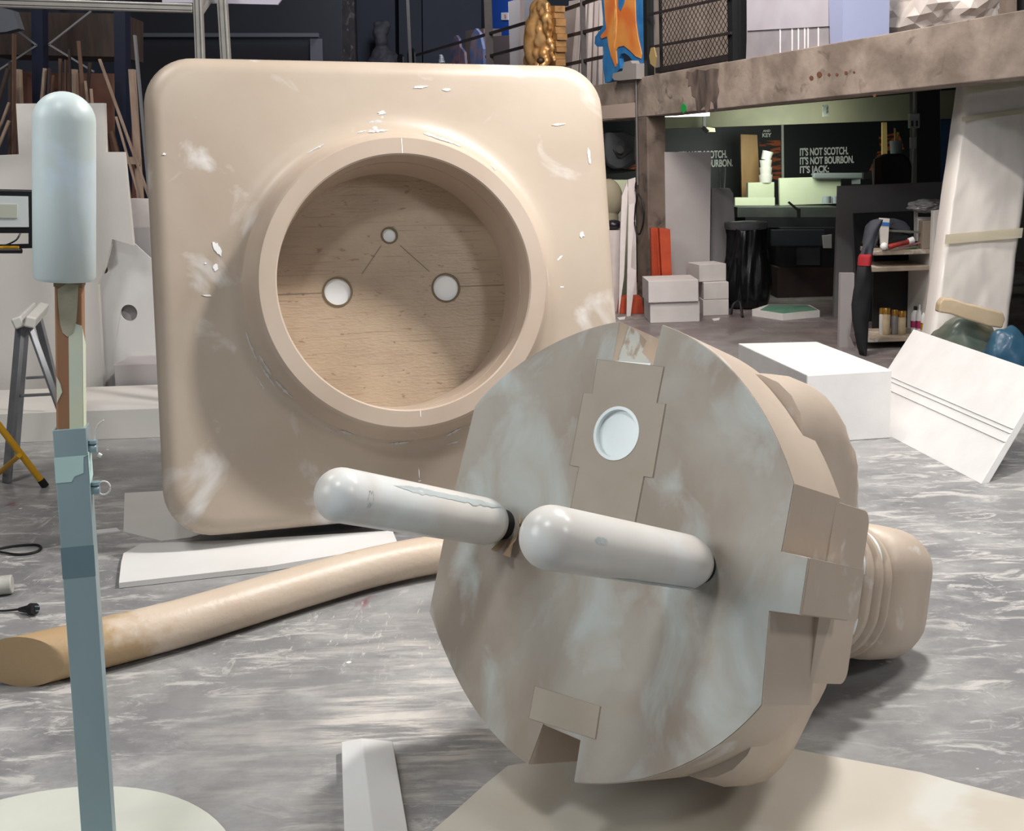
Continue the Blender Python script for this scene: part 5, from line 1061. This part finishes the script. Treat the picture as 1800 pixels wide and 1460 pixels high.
# ================================================================== WRAPPED SLAB, BAGS, WHITE FOAM (right)
ws = empty('wrapped_slab', 'tall slab wrapped in translucent white plastic and tape, leaning at the right edge', 'wrapped panel', P(1720, 620, 7.0)); ws.location.z = 0
wq = [P(1702, 112, 7.5), P(1835, 92, 7.5), P(1772, 590, 7.0), P(1636, 590, 7.0)]
def extend(a, c):
    d = (c - a).normalized(); return a + d * (a.z / -d.z)
wq[2] = extend(wq[1], wq[2]); wq[3] = extend(wq[0], wq[3])
def bil(u, v):   # u across, v from the top
    return wq[0] * (1 - u) * (1 - v) + wq[1] * u * (1 - v) + wq[2] * u * v + wq[3] * (1 - u) * v
wn_ = (wq[1] - wq[0]).cross(wq[3] - wq[0]).normalized()
if wn_.y > 0: wn_ = -wn_
bm = BM(); NU, NV = 24, 60; gr = []
for j in range(NV + 1):
    row = []
    for i in range(NU + 1):
        u, v = i / NU, j / NV; q = bil(u, v); rad = min(u, 1 - u, v * 3 + .02, 1) ; ed = max(0, 1 - rad / .05)
        row.append(bm.verts.new(q - wn_ * (.03 * ed * ed) + wn_ * (.012 * noise.noise(Vector((u * 3, v * 9, 1))) + .006 * noise.noise(Vector((u * 9 + v * 6, v * 20, 3))))))
    gr.append(row)
for j in range(NV):
    for i in range(NU): bm.faces.new((gr[j][i], gr[j][i + 1], gr[j + 1][i + 1], gr[j + 1][i]))
bd = [gr[0][i] for i in range(NU + 1)] + [gr[j][NU] for j in range(1, NV + 1)] + [gr[NV][i] for i in range(NU - 1, -1, -1)] + [gr[j][0] for j in range(NV - 1, 0, -1)]
bk = [bm.verts.new(v.co - wn_ * .16 + Vector((0, 0, 0 if v.co.z > .02 else 0))) for v in bd]
for i in range(len(bd)): j = (i + 1) % len(bd); bm.faces.new((bd[i], bd[j], bk[j], bk[i]))
bm.faces.new(bk)
part('plastic_wrap', bm, wrap, ws, smooth=True, angle=1.2)
for (v0, v1, sl) in [(.075, .103, -.0), (.175, .19, 0), (.545, .575, .0)]:
    bm = BM(); n_ = 16; r0 = [[bm.verts.new(bil(i / n_ * 1.0, vv + sl) + wn_ * .024) for i in range(n_ + 1)] for vv in (v0, v1)]
    for i in range(n_): bm.faces.new((r0[0][i], r0[0][i + 1], r0[1][i + 1], r0[1][i]))
    g = bmesh.ops.solidify(bm, geom=bm.faces[:], thickness=.004); part('tape_band', bm, wrap_tape, ws)
for (a, c) in [((1716, 90), (1714, 108)), ((1728, 96), (1728, 106))]:
    bm = BM(); add_bar(bm, P(*a, 7.5), P(*c, 7.5), .006, .006); part('skewer', bm, mat('pale_skewer', (214, 204, 180), rough=.6), ws)
def bag(name, c, rx, ry, rz, m, lab, seed):
    bm = BM(); bmesh.ops.create_icosphere(bm, subdivisions=4, radius=1)
    for v in bm.verts:
        p = v.co.copy(); k = 1 + .16 * noise.noise(p * 1.8 + Vector((seed, 0, 0))) + .10 * abs(noise.noise(Vector((p.x * 5, p.y * 5, p.z * 1.5 + seed))))
        v.co = Vector((p.x * rx * k, p.y * ry * k, max(p.z, -.75) * rz * k))
    bmesh.ops.translate(bm, verts=bm.verts, vec=c); mz = min(v.co.z for v in bm.verts); 
    for v in bm.verts: v.co.z = max(v.co.z, mz + .02)
    return solo(name, bm, m, lab, 'bag', smooth=True, angle=1.0)
g_ = P(1705, 600, 6.75)
b1_ = bag('refuse_bag', Vector((g_.x - .03, 6.78, .20)), .22, .15, .245, bag_teal, 'grey-green plastic refuse bag with a kraft paper rim, in front of the wrapped slab', 3)
bm = BM(); q = ys([(1652, 534), (1660, 524), (1676, 525), (1700, 533), (1722, 538), (1764, 549), (1768, 560), (1762, 577), (1740, 574), (1700, 562), (1670, 552), (1650, 549)], 6.56); add_slab(bm, q, .07); part('kraft_rim', bm, bag_kraft, b1_, bevel=.01)
bag('refuse_bag', Vector((P(1768, 620, 6.45).x, 6.42, .17)), .15, .12, .25, bag_blue, 'blue plastic bag to the right of the grey-green refuse bag', 8)
bag('refuse_bag', Vector((2.80, 5.45, .14)), .20, .20, .20, bag_blue, 'blue plastic bag on the floor behind the big leaning white board', 14)
# white foam box
zt1 = .358
fb_ = [Vector((1.482, 5.54, 0)), Vector((1.932, 5.60, 0)), Vector((1.805, 6.54, 0)), Vector((1.345, 6.57, 0))]
bm = BM(); gbox(bm, fb_, 0, zt1); solo('foam_block', bm, foam, 'big rectangular white foam block on the floor behind the plug', 'foam block', bevel=.006)
# leaning board with grooves
p1, p2 = Vector((2.045, 4.763, 0)), Vector((1.895, 6.06, 0)); off_ = P(1838, 657, 5.0) - p1
t2 = P(1597, 570, 6.3); t1 = p1 + off_
_np = (t1 - p1).cross(p2 - p1).normalized(); t2 = t2 - _np * (t2 - p1).dot(_np)
bm = BM(); add_slab(bm, [t1, p1, p2, t2], .035); wbd = solo('leaning_foam_board', bm, foam, 'large white foam board with long grooves leaning right of the white block', 'foam board', bevel=.003)
nb = (t1 - p1).cross(p2 - p1).normalized(); nb = nb if nb.dot(CAM - p1) > 0 else -nb
for f in (.37, .45, .49):
    a, c = p1.lerp(t1, f), p2.lerp(t2, f); bm = BM(); add_bar(bm, a + nb * .0015, c + nb * .0015, .007, .003); part('groove', bm, mat('groove_shade', (206, 204, 202), rough=.8), wbd)

# ================================================================== LEFT FOREGROUND: ladder, floodlight, bits
lad = empty('stepladder', 'small grey aluminium stepladder at the left edge behind the pale pin', 'ladder', G(60, 835))
YL = 5.75
def lp(name, a, c, w, h, m=alu_grey): bm = BM(); add_bar(bm, a, c, w, h); return part(name, bm, m, lad, bevel=.003)
tA, tB = P(40, 574, 5.45), P(70, 545, 6.05)
def ground_from(a, px, py):
    g = G(px, py); return g
lp('front_rail', P(36, 570, 5.45), G(12, 848), .05, .022); lp('front_rail', P(64, 548, 6.0), G(104, 728, 0) if False else P(100, 690, 6.1), .045, .022)
lp('rear_rail', P(45, 572, 5.5), G(27, 806), .035, .02); lp('rear_rail', P(52, 572, 5.45), P(118, 755, 5.3), .03, .02)
lp('cross_bar', P(46, 664, 5.5), P(80, 662, 5.5), .014, .014); lp('cross_bar', P(22, 696, 5.4), P(100, 692, 5.4), .016, .014)
for x in (76, 60): pass
bm = BM(); a, c = P(43, 566, 5.42), P(66, 542, 6.02)
for dx, tl in ((-.030, .5), (.030, -.5)):
    add_box(bm, (a + c) / 2 + Vector((dx, 0, .0)), (.050, (c - a).length + .04, .055), (c - a).to_track_quat('Y', 'Z').to_matrix() @ Matrix.Rotation(-tl * .6, 3, 'Y'))
part('top_cap', bm, mat('cap_grey', (196, 194, 188), rough=.6), lad, bevel=.008)
# floodlight on a yellow tripod
fl_ = empty('floodlight_stand', 'black work floodlight on a yellow tripod at the left edge', 'lamp', G(30, 845)); YFc = 5.0
def fq(name, q, Y, th, m, par=fl_, **k): bm = BM(); add_slab(bm, ys(q, Y), th); return part(name, bm, m, par, **k)
hs = fq('housing', [(-50, 332), (58, 334), (60, 410), (-50, 410)], YFc, .05, black, bevel=.008)
fq('glass_frame', [(-50, 343), (49, 345), (50, 399), (-50, 399)], YFc - .004, .01, mat('flood_white', (206, 212, 212), rough=.2), hs)
fq('led_panel', [(-50, 358), (30, 359), (30, 383), (-50, 382)], YFc - .008, .008, mat('led_pale', (186, 190, 176), rough=.4), hs)
bm = BM(); add_bar(bm, P(55, 408, YFc), P(55, 433, YFc), .012, .02); add_bar(bm, P(57, 432, YFc), P(-30, 434, YFc), .01, .02); part('bracket', bm, black, fl_)
bm = BM(); add_cyl(bm, P(61, 372, YFc + .02), P(65, 372, YFc + .02), .016, seg=12); part('bracket_knob', bm, black, fl_, smooth=True, angle=.6)
bm = BM(); add_bar(bm, P(-30, 438, YFc), P(35, 438, YFc), .024, .03); part('yellow_arm', bm, yellow, fl_, bevel=.003)
bm = BM(); add_cyl(bm, P(-5, 441, YFc - .02), P(38, 441, YFc - .02), .011, seg=12); part('lock_screw', bm, black, fl_, smooth=True, angle=.6)
bm = BM(); add_tube(bm, cat_rom([P(36, 410, YFc), P(28, 422, YFc - .02), P(12, 430, YFc - .02), P(5, 431, YFc - .02)], 5), .004, 6); part('lamp_cable', bm, black, fl_, smooth=True)
bm = BM(); e_ = G(76, 849, .02); s_ = P(-60, 672, 5.1); add_cyl(bm, s_, e_, .016, seg=16); lg = part('tripod_leg', bm, yellow, fl_, smooth=True, angle=.6)
bm = BM(); d = (e_ - s_).normalized(); add_cyl(bm, e_ - d * .02, e_ + d * .02, .018, seg=14); part('rubber_foot', bm, rubber, lg, smooth=True, angle=.6)
bm = BM(); add_cyl(bm, P(34, 800, 5.15), G(-10, 838, .02), .012, seg=14); part('tripod_brace', bm, yellow, fl_, smooth=True, angle=.6)
bm = BM(); m_ = P(-60, 600, 5.1); add_cyl(bm, Vector((m_.x, m_.y, .3)), Vector((m_.x, m_.y, P(0, 438, YFc).z)), .014, seg=14); part('mast', bm, yellow, fl_, smooth=True, angle=.6)
# floor bits
bm = BM(); add_tube(bm, cat_rom([G(-20, 968, .006), G(20, 960, .006), G(60, 957, .006), G(72, 962, .006), G(62, 970, .006), G(30, 974, .006), G(-20, 966, .012)], 6), .005, 8)
solo('black_cable', bm, rubber, 'thin black cable looped on the floor at the left edge', 'cable', smooth=True)
ep = empty('power_plug', 'small black power plug with its cord on the floor at the left edge', 'plug', G(55, 1072))
bm = BM(); add_tube(bm, cat_rom([G(-20, 1073, .008), G(10, 1073, .008), G(36, 1070, .012)], 5), .004, 8); part('cord', bm, rubber, ep, smooth=True)
bm = BM(); a, c = G(34, 1071, .013), G(54, 1070, .022); add_cyl(bm, a, c, .007, .016, 16); d = (c - a).normalized(); add_cyl(bm, c, c + d * .022, .020, .019, 20); part('plug_body', bm, rubber, ep, smooth=True, angle=.6)
for s_ in (-1, 1):
    bm = BM(); o_ = c + d * .022 + Vector((0, 0, .008 * s_)); add_cyl(bm, o_, o_ + d * .018, .0024, seg=10); part('pin', bm, steel, ep, smooth=True, angle=.6)
bm = BM(); a = G(-12, 1030, .035); c = G(22, 1026, .035); add_cyl(bm, a, c, .034, seg=28); jar = solo('white_can', bm, mat('worn_white', (190, 188, 180), (160, 158, 150), 14, .5), 'worn white can lying on the floor at the left edge', 'can', smooth=True, angle=.6, bevel=.004)
